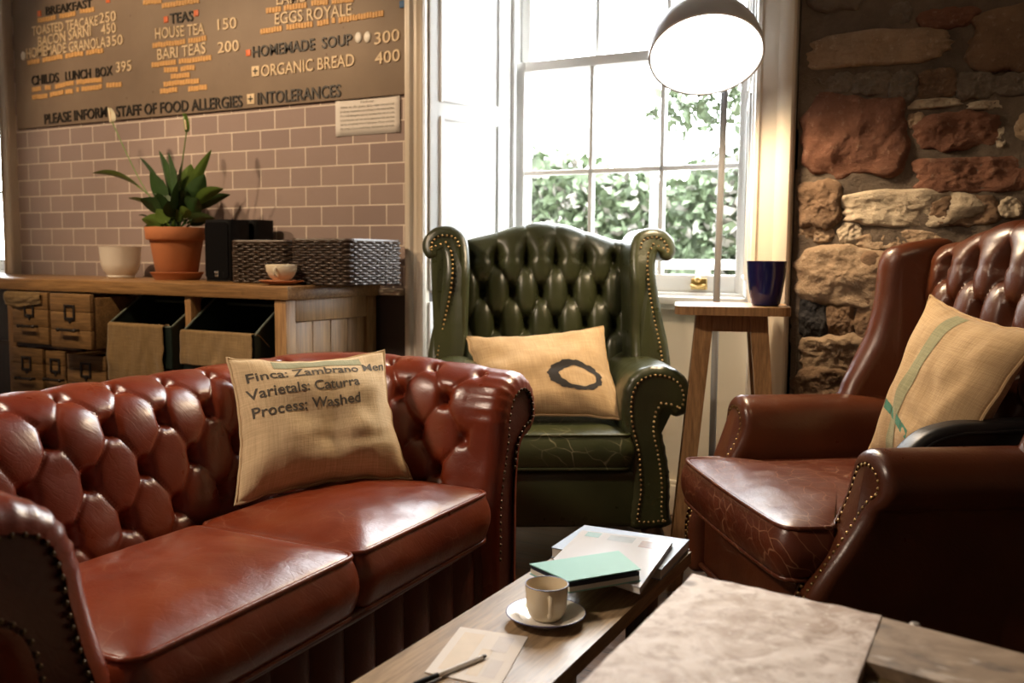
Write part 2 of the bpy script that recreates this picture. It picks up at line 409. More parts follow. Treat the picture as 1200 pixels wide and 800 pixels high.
def tag(o, label, cat, group=None):
    o['label'] = label; o['category'] = cat
    if group: o['group'] = group
    return o
def thing(name, label, cat, loc=(0, 0, 0), rz=0.0, group=None):
    o = bpy.data.objects.new(name, None); COL.objects.link(o); o.empty_display_size = .1
    o.location = loc; o.rotation_euler = (0, 0, rz); return tag(o, label, cat, group)
def struct(o): o['kind'] = 'structure'; return o
def copy_tree(src, label, loc, rz=None):
    c = src.copy(); COL.objects.link(c); c.location = loc; c['label'] = label
    if rz is not None: c.rotation_euler = (0, 0, rz)
    for ch in [x for x in src.children]:
        d = ch.copy(); COL.objects.link(d); d.parent = c
        for g in [x for x in ch.children]:
            e = g.copy(); COL.objects.link(e); e.parent = d
    return c
def sm(a, b, x):
    t = min(1, max(0, (x-a)/(b-a))); return t*t*(3-2*t)
def spline(pts, n, closed=False):
    """Catmull-Rom through 2D/3D points, resampled to equal arc length."""
    P = [Vector(p).to_3d() if len(p) == 2 else Vector(p) for p in pts]; m = len(P); out = []
    for i in range(m if closed else m-1):
        if closed: p0, p1, p2, p3 = P[i-1], P[i], P[(i+1) % m], P[(i+2) % m]
        else: p0, p1, p2, p3 = P[max(i-1, 0)], P[i], P[i+1], P[min(i+2, m-1)]
        for k in range(16):
            t_ = k/16
            out.append(.5*((2*p1)+(p2-p0)*t_+(2*p0-5*p1+4*p2-p3)*t_*t_+(3*p1-p0-3*p2+p3)*t_**3))
    if not closed: out.append(P[-1])
    else: out.append(out[0].copy())
    d = [0.0]
    for a, b_ in zip(out, out[1:]): d.append(d[-1]+(b_-a).length)
    res = []; j = 0; cnt = n if closed else n-1
    for k in range(n):
        s_ = d[-1]*k/cnt
        while j < len(d)-2 and d[j+1] < s_: j += 1
        f = (s_-d[j])/max(1e-9, d[j+1]-d[j]); res.append(out[j].lerp(out[j+1], f))
    return res, d[-1]
def normals2(pts, closed=True):
    n = len(pts); res = []
    for i in range(n):
        if closed: tg = pts[(i+1) % n]-pts[i-1]
        else: tg = pts[min(i+1, n-1)]-pts[max(i-1, 0)]
        tg.normalize(); res.append(Vector((-tg.y, tg.x, 0)))
    return res
def tuft(p, q, pw=.36, sw=12, sd=.15):
    a = abs(math.sin(PI*(p+q))); b_ = abs(math.sin(PI*(p-q)))
    c = a*a+b_*b_
    pit = 1-math.exp(-c/pw)
    th = math.atan2(math.sin(PI*(p-q)), math.sin(PI*(p+q)))
    puck = math.cos(12*th+1.7*math.floor(p+q+.5))*math.exp(-c/.20)*(1-math.exp(-c/.02))
    return sd*(1-math.exp(-a*b_*sw))+.13*(a*b_)**.6+(.87-sd)*pit+.04*puck

# ------------------------------------------------------------------ room shell
WY, WIN_Y, AP_Y = 3.40, 3.85, 3.80            # wall face, sash plane, apron plane under the sill
RX0, RX1, RY0, ZC = -6.6, 2.3, -2.4, 3.05
b = B(); b.box(RX0, RX1, RY0, 4.1, -.05, 0); struct(b.obj('floor', M['floor'], smooth=0))
b = B(); b.box(RX0, RX1, RY0, 4.1, ZC, ZC+.05); struct(b.obj('ceiling', M['ceiling'], smooth=0))
b = B(); b.box(RX0-.1, RX0, RY0, 4.1, 0, ZC); struct(b.obj('wall_left', M['plaster'], smooth=0))
b = B(); b.box(RX1, RX1+.1, RY0, 4.1, 0, ZC); struct(b.obj('wall_right', M['plaster'], smooth=0))
b = B(); b.box(RX0-.1, RX1+.1, RY0-.1, RY0, 0, ZC); struct(b.obj('wall_front', M['plaster'], smooth=0))
W1L, W1R = -2.238, -.841; W2L, W2R = -6.35, -5.145; HEAD = 2.86; SXL_ = -.69
b = B(); b.box(W1R, SXL_, WY, 4.1, 0, ZC, mi=3); b.box(W2R-.0, W1L, WY, 4.1, .94, ZC); b.box(W2R, W1L, WY, 4.1, 0, .94, mi=1)
b.box(W2L, W2R, WY, 4.1, HEAD, ZC, mi=2); b.box(RX0, W2L, WY, 4.1, 0, ZC, mi=2); b.box(W1L, W1R, WY, 4.1, HEAD, ZC, mi=2)
b.box(W2L, W2R, AP_Y, 4.1, 0, .95, mi=2); b.box(W1L, W1R, AP_Y, 4.1, 0, .93, mi=3)
wb = struct(b.obj('wall_back', [M['tiles'], M['slate_paint'], M['plaster'], M['cream']], smooth=0))
# dado ledge under the tiles
b = B(); b.box(-2.50, -2.37, 3.36, 3.41, .925, .955, .006); struct(b.obj('trim_1', M['cream'], smooth=30))
b = B(); b.box(W1L+.002, W1R-.002, AP_Y-.03, AP_Y, 0, .13, .006); b.box(W1L+.002, W1R-.002, AP_Y-.018, AP_Y, .13, .15, .006); struct(b.obj('baseboard_back', M['cream'], smooth=30))

# window casings: fluted profile swept up both jambs
def casing(name, x0, x1, z1, ydepth=.055):
    prof = [(0, 0), (0, .55), (.06, .75), (.16, .8), (.2, .62), (.26, .6), (.42, .72), (.58, .7), (.63, .84), (.7, .95), (.84, 1.0), (.95, .96), (1, .8), (1, 0)]
    b = B(); pts = [Vector((x0+(x1-x0)*u, WY-ydepth*v, 0)) for u, v in prof]
    b.prism(pts, (0, 0, z1)); return struct(b.obj(name, M['casing'], smooth=25))
casing('trim_2', -2.238, -2.334, ZC); casing('trim_3', -.841, -.700, ZC); casing('trim_4', -5.145, -5.045, ZC)

def sash_window(name, xl, xr, zb, zm, zt, cols, catch=True):
    root = bpy.data.objects.new(name, None); COL.objects.link(root); struct(root); root.location = (0, 0, 0)
    y = WIN_Y
    b = B()                                             # box frame
    b.box(xl-.10, xl, y-.04, y+.20, zb-.04, zt+.10, .004); b.box(xr, xr+.10, y-.04, y+.20, zb-.04, zt+.10, .004)
    b.box(xl-.10, xr+.10, y-.04, y+.20, zt, zt+.12, .004); b.box(xl-.10, xr+.10, y-.02, y+.22, zb-.06, zb, .004)
    b.box(xl, xl+.02, y-.02, y+.0, zb, zt, .003); b.box(xr-.02, xr, y-.02, y+.0, zb, zt, .003)
    b.obj('window_frame', M['white'], root, 30)
    for nm, z0, z1, yy in (('lower_sash', zb, zm+.025, y+.02), ('upper_sash', zm-.02, zt, y+.075)):
        b = B(); st = .05
        b.box(xl+.004, xl+st, yy, yy+.045, z0, z1, .006); b.box(xr-st, xr-.004, yy, yy+.045, z0, z1, .006)
        b.box(xl+st, xr-st, yy, yy+.045, z0, z0+(.075 if nm == 'lower_sash' else .045), .006); b.box(xl+st, xr-st, yy, yy+.045, z1-.045, z1, .006)
        for k in range(1, cols):
            xx = xl+st+(xr-xl-2*st)*k/cols; b.box(xx-.011, xx+.011, yy+.004, yy+.04, z0+.02, z1-.02, .005)
        zz = (z0+z1)/2+(.012 if nm == 'lower_sash' else 0); b.box(xl+st, xr-st, yy+.004, yy+.04, zz-.011, zz+.011, .005)
        so = b.obj(nm, M['white'], root, 30)
        b = B(); b.box(xl+st-.01, xr-st+.01, yy+.02, yy+.024, z0+.03, z1-.03); b.obj('window_glass', M['glass'], so, 0)
    if catch:
        b = B(); xx = xl+.72*(xr-xl)
        b.box(xx-.03, xx+.03, y-.01, y+.03, zm+.025, zm+.034, .002); b.tube([(xx-.035, y, zm+.045), (xx+.01, y+.01, zm+.05), (xx+.05, y+.01, zm+.042)], .006); b.sphere((xx-.04, y, zm+.046), .009)
        b.obj('sash_catch', M['brass'], root)
        b = B(); xx = xr-.20
        b.box(xx-.035, xx+.035, y+.006, y+.022, zb+.012, zb+.06, .004); b.tube([(xx-.03, y-.0, zb+.03), (xx, y-.02, zb+.022), (xx+.03, y-.0, zb+.03)], .007); b.sphere((xx, y-.005, zb+.055), .014)
        b.obj('sash_lift', M['brass'], root)
    return root
w1 = sash_window('window_1', -2.075, -.975, .955, 1.965, 2.86, 3)
b = B(); b.box(W1L+.002, W1R-.002, 3.74, 3.86, .905, .94, .008); b.box(W1L+.002, W1R-.002, 3.755, 3.80, .885, .905, .004); b.obj('window_sill', M['white'], w1, 30)
# splayed shutter lining the left reveal, with raised panels; plain lining on the right
def shutter(xa, ya, xb, yb, z0, z1, panels, parent):
    d = Vector((xb-xa, yb-ya, 0)); L = d.length; d.normalize(); n = Vector((d.y, -d.x, 0))
    if n.y > 0: n = -n
    mt = Matrix(((d.x, n.x, 0, xa), (d.y, n.y, 0, ya), (0, 0, 1, 0), (0, 0, 0, 1)))
    b = B(); b.box(0, L, -.03, 0, z0, z1, .003, mat=mt)
    for p0, p1 in panels:
        for q in ((.05, .065, p0, p1), (L-.065, L-.05, p0, p1), (.065, L-.065, p0, p0+.015), (.065, L-.065, p1-.015, p1)):
            b.box(q[0], q[1], -.001, .010, q[2], q[3], .003, mat=mt)
    return b.obj('shutter', M['white'], parent, 30)
shutter(W1L+.012, WY-.01, -2.078, WIN_Y-.04, .95, HEAD-.02, [(1.02, 1.70), (1.76, 2.75)], w1)
shutter(W1R-.012, WY-.01, -.972, WIN_Y-.04, .95, HEAD-.02, [(1.02, 1.70), (1.76, 2.75)], w1)
shutter(W1L+.012, WY-.01, W1L+.05, AP_Y, .0, .90, [(.18, .82)], w1)
w2 = sash_window('window_2', -6.25, -5.24, .98, 1.965, 2.86, 2, False)
shutter(W2R-.012, WY-.01, -5.235, WIN_Y-.04, .95, HEAD-.02, [(1.02, 2.75)], w2)
b = B(); b.box(W2L+.002, W2R-.002, 3.74, 3.86, .925, .96, .008); b.obj('window_sill', M['white'], w2, 30)

# rubble-stone wall to the right of the window: mortar face with stones set in it, px outlines taken on the wall plane
b = B()
SXL, SXR = -.700, RX1
def mortar_fn(u, v):
    x = SXL+.005+(SXR-SXL-.005)*u; z = ZC*v
    return Vector((x, WY+.012*noise.noise(Vector((x*5, 1.3, z*5)))+.006*noise.noise(Vector((x*19, 5, z*19))), z))
b.grid(mortar_fn, 170, 170)
b.box(SXL-.06, SXR, WY+.03, 4.1, 0, ZC); b.box(SXL-.06, SXL+.03, WY, WY+.04, 0, ZC)
stones = [  # x0, y0, x1, y1, material, corner power
 (940, -60, 1018, 12, 4, 3), (946, 32, 1112, 80, 1, 4), (1046, 4, 1066, 26, 4, 2.5), (1077, 8, 1140, 33, 0, 3), (1140, 2, 1290, 80, 3, 4),
 (960, 86, 998, 108, 4, 3), (1000, 85, 1042, 110, 4, 3), (1044, 84, 1072, 118, 4, 3), (1076, 82, 1120, 114, 3, 3), (1122, 86, 1165, 113, 4, 4), (1168, 86, 1215, 110, 4, 4),
 (937, 114, 1060, 204, 0, 5), (1062, 116, 1124, 126, 2, 3), (1136, 118, 1190, 127, 2, 3), (1066, 134, 1080, 147, 1, 2.5), (1076, 133, 1170, 175, 0, 2.6), (1168, 152, 1178, 170, 2, 2.4), (1194, 130, 1260, 165, 1, 3),
 (1076, 187, 1199, 223, 0, 5), (936, 214, 984, 264, 3, 4), (987, 225, 1142, 261, 2, 3.5), (1172, 234, 1196, 252, 2, 2.6), (1205, 190, 1300, 250, 3, 4),
 (938, 266, 974, 282, 1, 3), (984, 263, 1008, 283, 2, 2.3), (1008, 272, 1100, 291, 1, 3), (932, 292, 1040, 352, 1, 4), (1010, 300, 1130, 350, 3, 4),
 (938, 346, 969, 398, 5, 2.6), (970, 354, 1000, 398, 3, 3), (1004, 356, 1040, 400, 3, 3), (940, 398, 1028, 432, 1, 4), (930, 438, 1010, 470, 3, 4), (926, 476, 1000, 520, 4, 4),
 (1090, 230, 1170, 262, 3, 3), (1130, -70, 1240, -6, 1, 4), (1025, -70, 1120, -6, 0, 4), (940, -150, 1100, -75, 1, 4), (1110, -150, 1260, -80, 3, 4),
 (1210, 90, 1330, 125, 1, 4), (1150, 270, 1300, 330, 1, 4), (1050, 365, 1200, 420, 0, 4), (1060, 430, 1220, 480, 1, 4), (1220, 345, 1330, 420, 3, 4), (935, 530, 1060, 590, 1, 4)]
for si, (x0, y0, x1, y1, mi, pw) in enumerate(stones):
    a = at_Y(x0, y1, WY); c = at_Y(x1, y0, WY); cx_, cz_ = (a.x+c.x)/2, (a.z+c.z)/2; hx, hz = (c.x-a.x)/2*1.09+.008, abs(c.z-a.z)/2*1.14+.008
    if cx_-hx < SXL+.01: sh = SXL+.012-(cx_-hx); cx_ += sh/2; hx -= sh/2
    sd = si*7.31; dep = min(.03, .35*min(hx, hz))
    def stone_fn(u, v, cx_=cx_, cz_=cz_, hx=hx, hz=hz, pw=pw, sd=sd, dep=dep):
        an = 2*PI*u; r = v
        ca, sa = math.cos(an), math.sin(an); k = (abs(ca)**pw+abs(sa)**pw)**(-1/pw)
        wob = 1+.16*noise.noise(Vector((ca*1.6+sd, sa*1.6, sd)))+.13*noise.noise(Vector((ca*4+sd, sa*4, sd*.3)))
        x = cx_+hx*k*wob*ca*r; z = cz_+hz*k*wob*sa*r
        top = (1-r**9)**.5 if r < 1 else 0
        y = WY+.012-(dep*.8+.010)*top-.016*noise.noise(Vector((x*13, sd, z*13)))*top-.006*noise.noise(Vector((x*34, sd, z*34)))*top-.004*noise.noise(Vector((x*90, sd, z*90)))*top
        return Vector((x, y, z))
    b.grid(stone_fn, 72, 22, cu=True, mi=mi+1)
struct(b.obj('wall_stone', [M['mortar']]+STONES, smooth=50))

# ------------------------------------------------------------------ outside the window
b = B(); b.box(-20, 12, 4.15, 25, -.1, .0); struct(b.obj('ground', M['paving'], smooth=0))
def hedge(name, label, x0, x1, y0, dep, ztop, n, seed, pale):
    r_ = random.Random(seed); b = B()
    def top(x): return ztop+.28*noise.noise(Vector((x*.9, seed, 0)))+.14*noise.noise(Vector((x*3, seed, 2)))
    def core(u, v):
        x = x0+(x1-x0)*u; an = PI*v; h = top(x)-.12
        y = y0+dep/2-dep/2*math.cos(an)*.95; z = h*min(1, math.sin(an)*1.7)**.6 if 0 < v < 1 else 0
        return Vector((x, y, z+.0))
    b.grid(core, 60, 14, mi=1)
    for i in range(n):
        x = r_.uniform(x0, x1); h = top(x); z = r_.uniform(.55, 1)*h if r_.random() < .9 else r_.uniform(.2, .6)*h
        y = y0+r_.uniform(-.06, .12)+(.3*dep*r_.random() if z > h*.9 else 0)
        s_ = r_.uniform(.035, .075); q = Matrix.Rotation(r_.uniform(0, 6.28), 3, 'Z') @ Matrix.Rotation(r_.uniform(-1.1, 1.1), 3, 'X') @ Matrix.Rotation(r_.uniform(0, 6.28), 3, 'Y')
        c = Vector((x, y, z)); mi = 2 if r_.random() < pale else 0
        b.poly([c+q @ Vector(p)*s_ for p in ((-1, 0, 0), (-.3, .12, -.55), (.8, 0, -.2), (1, -.1, .1), (.2, .1, .5))], mi)
    return tag(b.obj(name, [M['hedge'], M['hedge_core'], M['hedge_pale']], smooth=0, fixn=False), label, 'hedge')
hedge('garden_hedge', 'long leafy green hedge outside the sash window', -7.5, -.2, 7.4, 1.0, 1.95, 9000, 3, .16)
hedge('flowering_shrub', 'pale flowering shrub outside by the right edge of the sash window', -1.7, -.75, 5.95, .6, 1.62, 1500, 5, .4)
b = B()
b.box(-3.2, -.9, 5.6, 5.75, 1.03, 1.09, .01)
for x in (-3.1, -2.4, -1.7, -1.0): b.box(x-.04, x+.04, 5.63, 5.71, 0, 1.03, .01)
b.box(-3.2, -.9, 5.65, 5.69, .55, .62, .01)
tag(b.obj('garden_railing', M['white']), 'white wooden railing outside below the hedge', 'railing')
b = B(); p = at_Y(767, 200, 6.6); b.tube([(p.x, 6.6, 0), (p.x, 6.6, 2.45)], .028, 12)
tag(b.obj('white_post', M['white']), 'slim white post standing in front of the hedge outside the middle pane', 'post')
b = B(); r_ = random.Random(11)
p0 = at_Y(905, 60, 5.2); tips = [at_Y(x, y, 5.2) for x, y in ((800, 118), (792, 140), (815, 128), (836, 140), (850, 118), (868, 132), (872, 105), (825, 112), (775, 128))]
b.tube([(-.35, 5.2, 0), (-.38, 5.22, 1.2), (-.36, 5.2, 2.0), (p0.x, 5.2, p0.z), (p0.x+.1, 5.2, 3.2)], [.09, .075, .06, .04, .02], 10, mi=1)
b.tube([p0, at_Y(872, 85, 5.2), at_Y(840, 105, 5.2), at_Y(795, 122, 5.2)], [.014, .011, .008, .004], 6, mi=1)
for tp in tips:
    for k in range(26):
        c = tp+Vector((r_.gauss(0, .055), r_.gauss(0, .05), r_.gauss(0, .045))); s_ = r_.uniform(.025, .05)
        q = Matrix.Rotation(r_.uniform(0, 6.28), 3, 'Z') @ Matrix.Rotation(r_.uniform(-1, 1), 3, 'X') @ Matrix.Rotation(r_.uniform(0, 6.28), 3, 'Y')
        b.poly([c+q @ Vector(v)*s_ for v in ((-1, 0, 0), (-.3, .12, -.6), (.3, 0, -.3), (1, -.1, .1), (.2, .1, .6))], 0)
tag(b.obj('garden_tree', [M['hedge'], M['dark_wood']], smooth=0, fixn=False), 'slender tree outside the window with a leafy branch showing behind the lamp', 'tree')

# ------------------------------------------------------------------ generic upholstery builders
def pad_sweep(outline, n, y0, y1, place, r=.035, open_end=False):
    """Closed 2D outline swept from y0 (front, rounded) to y1; returns (verts fn builder, front outline inset)."""
    pts, _ = spline(outline, n+1, True); pts = pts[:n]
    area = sum(pts[i].x*pts[(i+1) % n].y-pts[(i+1) % n].x*pts[i].y for i in range(n))
    nr = normals2(pts); sgn = 1 if area > 0 else -1      # nr points inward for ccw
    nr = [v*sgn for v in nr]
    return pts, nr

def nail_row(b, pts, off, r=.0048, gap=.016):
    d = 0; last = pts[0]
    for p in pts:
        d += (p-last).length; last = p
        if d >= gap: d = 0; b.sphere(p+off, r, seg=6)

def scroll_piece(name, outline, y0, y1, mat, parent, r=.03, pleat=0.0, yfun=None, tuftfn=None, nails=True, panel_mat=None, mirror=1, n=120, m=26, nail_span=(0, 1)):
    """Padded scroll: closed outline in (x, z), front at y0 with a rolled edge, back at y1."""
    pts, nr = pad_sweep(outline, n, y0, y1, None, r)
    rows = []
    kq = 7
    for k in range(kq+1):
        a = PI/2*k/kq; rows.append((y0+r*(1-math.sin(a)), r*(1-math.cos(a)) if False else r*(1-math.sin(PI/2-0*1)) if False else r*math.cos(a)))
    rows = [(y0+r-r*math.sin(PI/2-PI/2*k/kq), r-r*math.cos(PI/2-PI/2*k/kq)) for k in range(kq+1)]
    rows = [(y0+r*(1-math.cos(PI/2*k/kq)), r*(1-math.sin(PI/2*k/kq))) for k in range(kq+1)]
    for k in range(1, m+1): rows.append((y0+r+(y1-y0-r)*k/m, 0.0))
    b = B(); grid = []
    for yy, ins in rows:
        ring = []
        for i, p in enumerate(pts):
            q = p+nr[i]*ins
            if pleat and yy < y0+.10:
                q = q+nr[i]*pleat*abs(math.sin(i*.9))*sm(y0+.10, y0+.0, yy)
            y = yfun(q.y, yy) if yfun else yy
            v = Vector((q.x*mirror, y, q.y))
            if tuftfn: v = tuftfn(v, i/n, p, nr[i])
            ring.append(b.bm.verts.new(v))
        grid.append(ring)
    for a, c in zip(grid, grid[1:]):
        for i in range(n): b.bm.faces.new((a[i], a[(i+1) % n], c[(i+1) % n], c[i]))
    b.bm.faces.new(grid[-1])
    o = b.obj(name, mat, parent, 60)
    # front facing panel set into the rolled edge
    b = B(); ps = []
    for i, p in enumerate(pts):
        q = p+nr[i]*(r-.001); y = yfun(q.y, y0) if yfun else y0
        ps.append(Vector((q.x*mirror, y+.006, q.y)))
    vs = [b.bm.verts.new(p) for p in ps]; f = b.bm.faces.new(vs)
    bmesh.ops.triangulate(b.bm, faces=[f])
    pn = b.obj('facing_panel', panel_mat or mat, o, 60)
    if nails:
        b = B(); q2 = []
        for i, p in enumerate(pts):
            q = p+nr[i]*(r+.005); y = yfun(q.y, y0) if yfun else y0
            q2.append(Vector((q.x*mirror, y+.004, q.y)))
        i0, i1 = int(nail_span[0]*n), int(nail_span[1]*n); q3 = []
        for i in range(i0, i1):
            for k in range(6): q3.append(q2[i % n].lerp(q2[(i+1) % n], k/6))
        nail_row(b, q3, Vector((0, -.002, 0))); b.obj('nail_trim', M['nail'], pn)
    return o

def cushion(name, outline, z0, z1, crown, mat, parent, n=120, bulge=.018, pip_r=.006, seed=0):
    """Box seat cushion with crowned top and welts along both edges."""
    pts, per = spline(outline, n+1, True); pts = pts[:n]; cx_ = sum(p.x for p in pts)/n; cy_ = sum(p.y for p in pts)/n
    c = Vector((cx_, cy_, 0)); b = B(); rings = []; nr = 22
    def wrn(p): return .004*noise.noise(Vector((p.x*7, p.y*7, seed)))+.0022*noise.noise(Vector((p.x*19, p.y*19, seed+3)))
    for k in range(1, nr+1):
        f = 1-(1-k/nr)**1.3
        ring = []
        for p in pts:
            q = c+(p-c)*f; e = 1-f**2.6
            ring.append(b.bm.verts.new(Vector((q.x, q.y, z1+crown*e**.8+wrn(q)*min(1, 4*(1-f)+.15)))))
        rings.append(ring)
    cen = b.bm.verts.new(Vector((c.x, c.y, z1+crown)))
    for i in range(n): b.bm.faces.new((cen, rings[0][i], rings[0][(i+1) % n]))
    for k in range(1, 9):
        f = k/8; z = z1+(z0-z1)*f; o_ = bulge*math.sin(PI*f); ring = []
        for i, p in enumerate(pts):
            dr = (p-c).normalized(); tg = pts[(i+1) % n]-pts[i-1]; nn = Vector((tg.y, -tg.x, 0)).normalized()
            if nn.dot(dr) < 0: nn = -nn
            w_ = .003*noise.noise(Vector((p.x*14, p.y*14, z*22+seed)))
            ring.append(b.bm.verts.new(Vector((p.x, p.y, z))+nn*(o_+w_*math.sin(PI*f))))
        rings.append(ring)
    for a, d in zip(rings, rings[1:]):
        for i in range(n): b.bm.faces.new((a[i], a[(i+1) % n], d[(i+1) % n], d[i]))
    b.bm.faces.new(rings[-1])
    o = b.obj(name, mat, parent, 70)
    for z in (z1, z0):
        b = B(); b.tube([Vector((p.x, p.y, z)) for p in pts], pip_r, 8, closed=True); b.obj('piping', mat, o, 80)
    return o

def rrect(x0, x1, y0, y1, r, k=4):
    out = []
    for cx_, cy_, a0 in ((x1-r, y1-r, 0), (x0+r, y1-r, 90), (x0+r, y0+r, 180), (x1-r, y0+r, 270)):
        for i in range(k+1):
            a = R(a0+90*i/k); out.append((cx_+r*math.cos(a), cy_+r*math.sin(a)))
    res = []
    for i, p in enumerate(out):
        q = out[(i+1) % len(out)]; res.append(p); d = math.hypot(q[0]-p[0], q[1]-p[1])
        if d > .1:
            m_ = max(2, int(d/.06))
            for j in range(1, m_): res.append((p[0]+(q[0]-p[0])*j/m_, p[1]+(q[1]-p[1])*j/m_))
    return res

def button(parent, c, mat, r=.011):
    b = B(); b.sphere((0, 0, 0), r, seg=8, sc_=(1, 1, .8)); o = b.obj('button', mat, parent); o.location = c; return o
BUTTON_MESH = {}
def button_at(parent, c, mat, r=.011):
    key = (mat.name, r)
    if key not in BUTTON_MESH:
        o = button(parent, c, mat, r); BUTTON_MESH[key] = o.data; return o
    o = bpy.data.objects.new('button', BUTTON_MESH[key]); COL.objects.link(o); o.parent = parent; o.location = c; return o

# ------------------------------------------------------------------ chesterfield sofa (front faces +x, far end at +y)
SOFA = (-1.60, 1.50, 0); SOFA_R = R(2.0)
sofa = thing('chesterfield_sofa', 'oxblood red leather two-seat sofa with deep-buttoned rolled back and arms', 'sofa', SOFA, SOFA_R)
PROF = [(0, .12), (0, .28), (.0, .42), (.012, .50), (.03, .57), (.045, .64), (.055, .70), (.085, .762), (.13, .795), (.175, .803), (.22, .79), (.262, .755), (.285, .70), (.28, .645), (.245, .605), (.205, .592), (.185, .56), (.18, .45), (.18, .28), (.18, .12)]
NP = 230
ppts, plen = spline(PROF, NP); pnr = [-v for v in normals2(ppts, False)]
for i, v in enumerate(pnr):          # make normals point away from the padding: toward the sitter / up
    pass
iz42 = min(range(NP//3), key=lambda i: abs(ppts[i].y-.42)); v42 = plen*iz42/(NP-1)
HALF, XB, XF, RC = .60, -.06, .43, .05
S_ARM = XF-XB-RC; S_COR = RC*PI/2; S_BACK = 2*(HALF-RC); S_TOT = 2*S_ARM+2*S_COR+S_BACK
def path(s):
    """plan path of the inner face: returns point and outward normal."""
    if s < S_ARM: return Vector((XF-s, -HALF, 0)), Vector((0, -1, 0))
    s -= S_ARM
    if s < S_COR:
        a = s/RC; c = Vector((XB+RC, -HALF+RC, 0)); n = Vector((-math.sin(a), -math.cos(a), 0)); return c+n*RC, n
    s -= S_COR
    if s < S_BACK: return Vector((XB, -HALF+RC+s, 0)), Vector((-1, 0, 0))
    s -= S_BACK
    if s < S_COR:
        a = s/RC; c = Vector((XB+RC, HALF-RC, 0)); n = Vector((-math.cos(a), math.sin(a), 0)); return c+n*RC, n
    s -= S_COR
    return Vector((XB+RC+s, HALF, 0)), Vector((0, 1, 0))
DS, DV, DEP = .147, .104, .050
REND = .045
def sofa_pt(s, i, tuftit=True):
    """s: arc position (mid back = S_TOT/2); i: profile index."""
    p = ppts[i]; nn = pnr[i]; v = plen*i/(NP-1)-v42
    endd = min(s, S_TOT-s)                                  # distance to an arm front
    ins = 0.0
    if endd < REND:
        ins = REND-math.sqrt(max(0, REND*REND-(REND-endd)**2))
    o_, z = p.x, p.y; h = 0
    if tuftit:
        ss = s-S_TOT/2
        fade = sm(.05, .17, endd)
        # arc widening over the roll at the corners is ignored: the leather gathers there
        pp, qq = ss/DS+.5, v/(2*DV)
        t1 = tuft(pp, qq, .20, 22, .15)
        j = 4; pleat = abs(math.sin(PI*(pp-(.5 if j % 2 else 0))))**.5
        wv = sm(DV*4-.005, DV*4+.035, v)
        tt = t1*(1-wv)+(.80+.20*pleat)*wv
        lo = sm(-.10, -.04, v); hi = 1-sm(DV*4+.05, DV*4+.16, v)
        k = fade*lo*hi*(1-.38*sm(.33, .42, v))
        h = DEP*((tt-.80)*k)
        h += .004*noise.noise(Vector((s*9, v*9, 3)))*lo*hi
        if endd < .12 and v > .27:                              # gathers on the rolled front edge
            h += -.004*abs(math.sin(v*95))**.7*sm(.16, .02, endd)*(1 if v < .75 else 0)
    q, n = path(s)
    fr = sm(S_ARM+.06, .04, endd)*sm(.42, .66, z)                # the arms dip and flare a little toward their fronts
    oo = o_+nn.x*(h-ins)+.016*fr*sm(.08, .2, o_); zz = z+nn.y*(h-ins)-.023*fr
    return q+n*oo+Vector((0, 0, zz))
# check the normal sense once: at the crest it must point up
ic = max(range(NP), key=lambda i: ppts[i].y)
if pnr[ic].y < 0: pnr = [-v for v in pnr]
def sofa_piece(name, s0, s1, ns, label=None):
    b = B()
    ss = []
    for k in range(ns+1): ss.append(s0+(s1-s0)*k/ns)
    if s0 == 0: ss = [0, .002, .006, .012, .02, .03, .038]+[x for x in ss if x > .045]
    if abs(s1-S_TOT) < 1e-6: ss = [x for x in ss if x < S_TOT-.045]+[S_TOT-d for d in (.038, .03, .02, .012, .006, .002, 0)]
    vs = [[b.bm.verts.new(sofa_pt(s, i)) for i in range(NP)] for s in ss]
    for a, c in zip(vs, vs[1:]):
        for i in range(NP-1): b.bm.faces.new((a[i], a[i+1], c[i+1], c[i]))
    return b.obj(name, M['red'], sofa, 75)
SA = S_ARM+S_COR*.5; SB = S_TOT-SA
arm_near = sofa_piece('arm', 0, SA, 90)
back = sofa_piece('backrest', SA, SB, 230)
arm_far = sofa_piece('arm', SB, S_TOT, 90)
for part, a0, a1 in ((arm_near, 0, SA), (back, SA, SB), (arm_far, SB, S_TOT)):
    for j in range(0, 5):
        for k in range(-12, 13):
            s = S_TOT/2+(k-.5+(.5 if j % 2 else 0))*DS
            if not (a0 <= s < a1) or min(s, S_TOT-s) < .13: continue
            i = min(NP-1, max(0, round((v42+j*DV)/plen*(NP-1))))
            if j == 0: continue
            c = sofa_pt(s, i)
            button_at(part, c, M['red'], .0095)
# front facing panels of both arms with nail trim
for part, sgn in ((arm_near, -1), (arm_far, 1)):
    rim = []
    def dip(p, i):
        f_ = sm(.42, .66, ppts[i].y); return Vector((p.x+.016*f_*sm(.08, .2, ppts[i].x), p.y-.023*f_, 0))
    for i in range(NP):
        p = dip(ppts[i]-pnr[i]*(REND-.002), i); rim.append(Vector((XF-.008, sgn*(HALF+p.x), p.y)))
    b = B(); f = b.bm.faces.new([b.bm.verts.new(p) for p in rim]); bmesh.ops.triangulate(b.bm, faces=[f])
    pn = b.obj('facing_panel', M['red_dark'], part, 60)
    b = B(); q3 = []
    rim2 = [Vector((XF-.004, sgn*(HALF+q_.x), q_.y)) for q_ in (dip(ppts[i]-pnr[i]*(REND+.006), i) for i in range(NP))]
    for a, c in zip(rim2[20:-60], rim2[21:-59]):
        for k in range(4): q3.append(a.lerp(c, k/4))
    nail_row(b, q3, Vector((.003, 0, 0)), .005, .019); b.obj('nail_trim', M['nail_dark'], pn)
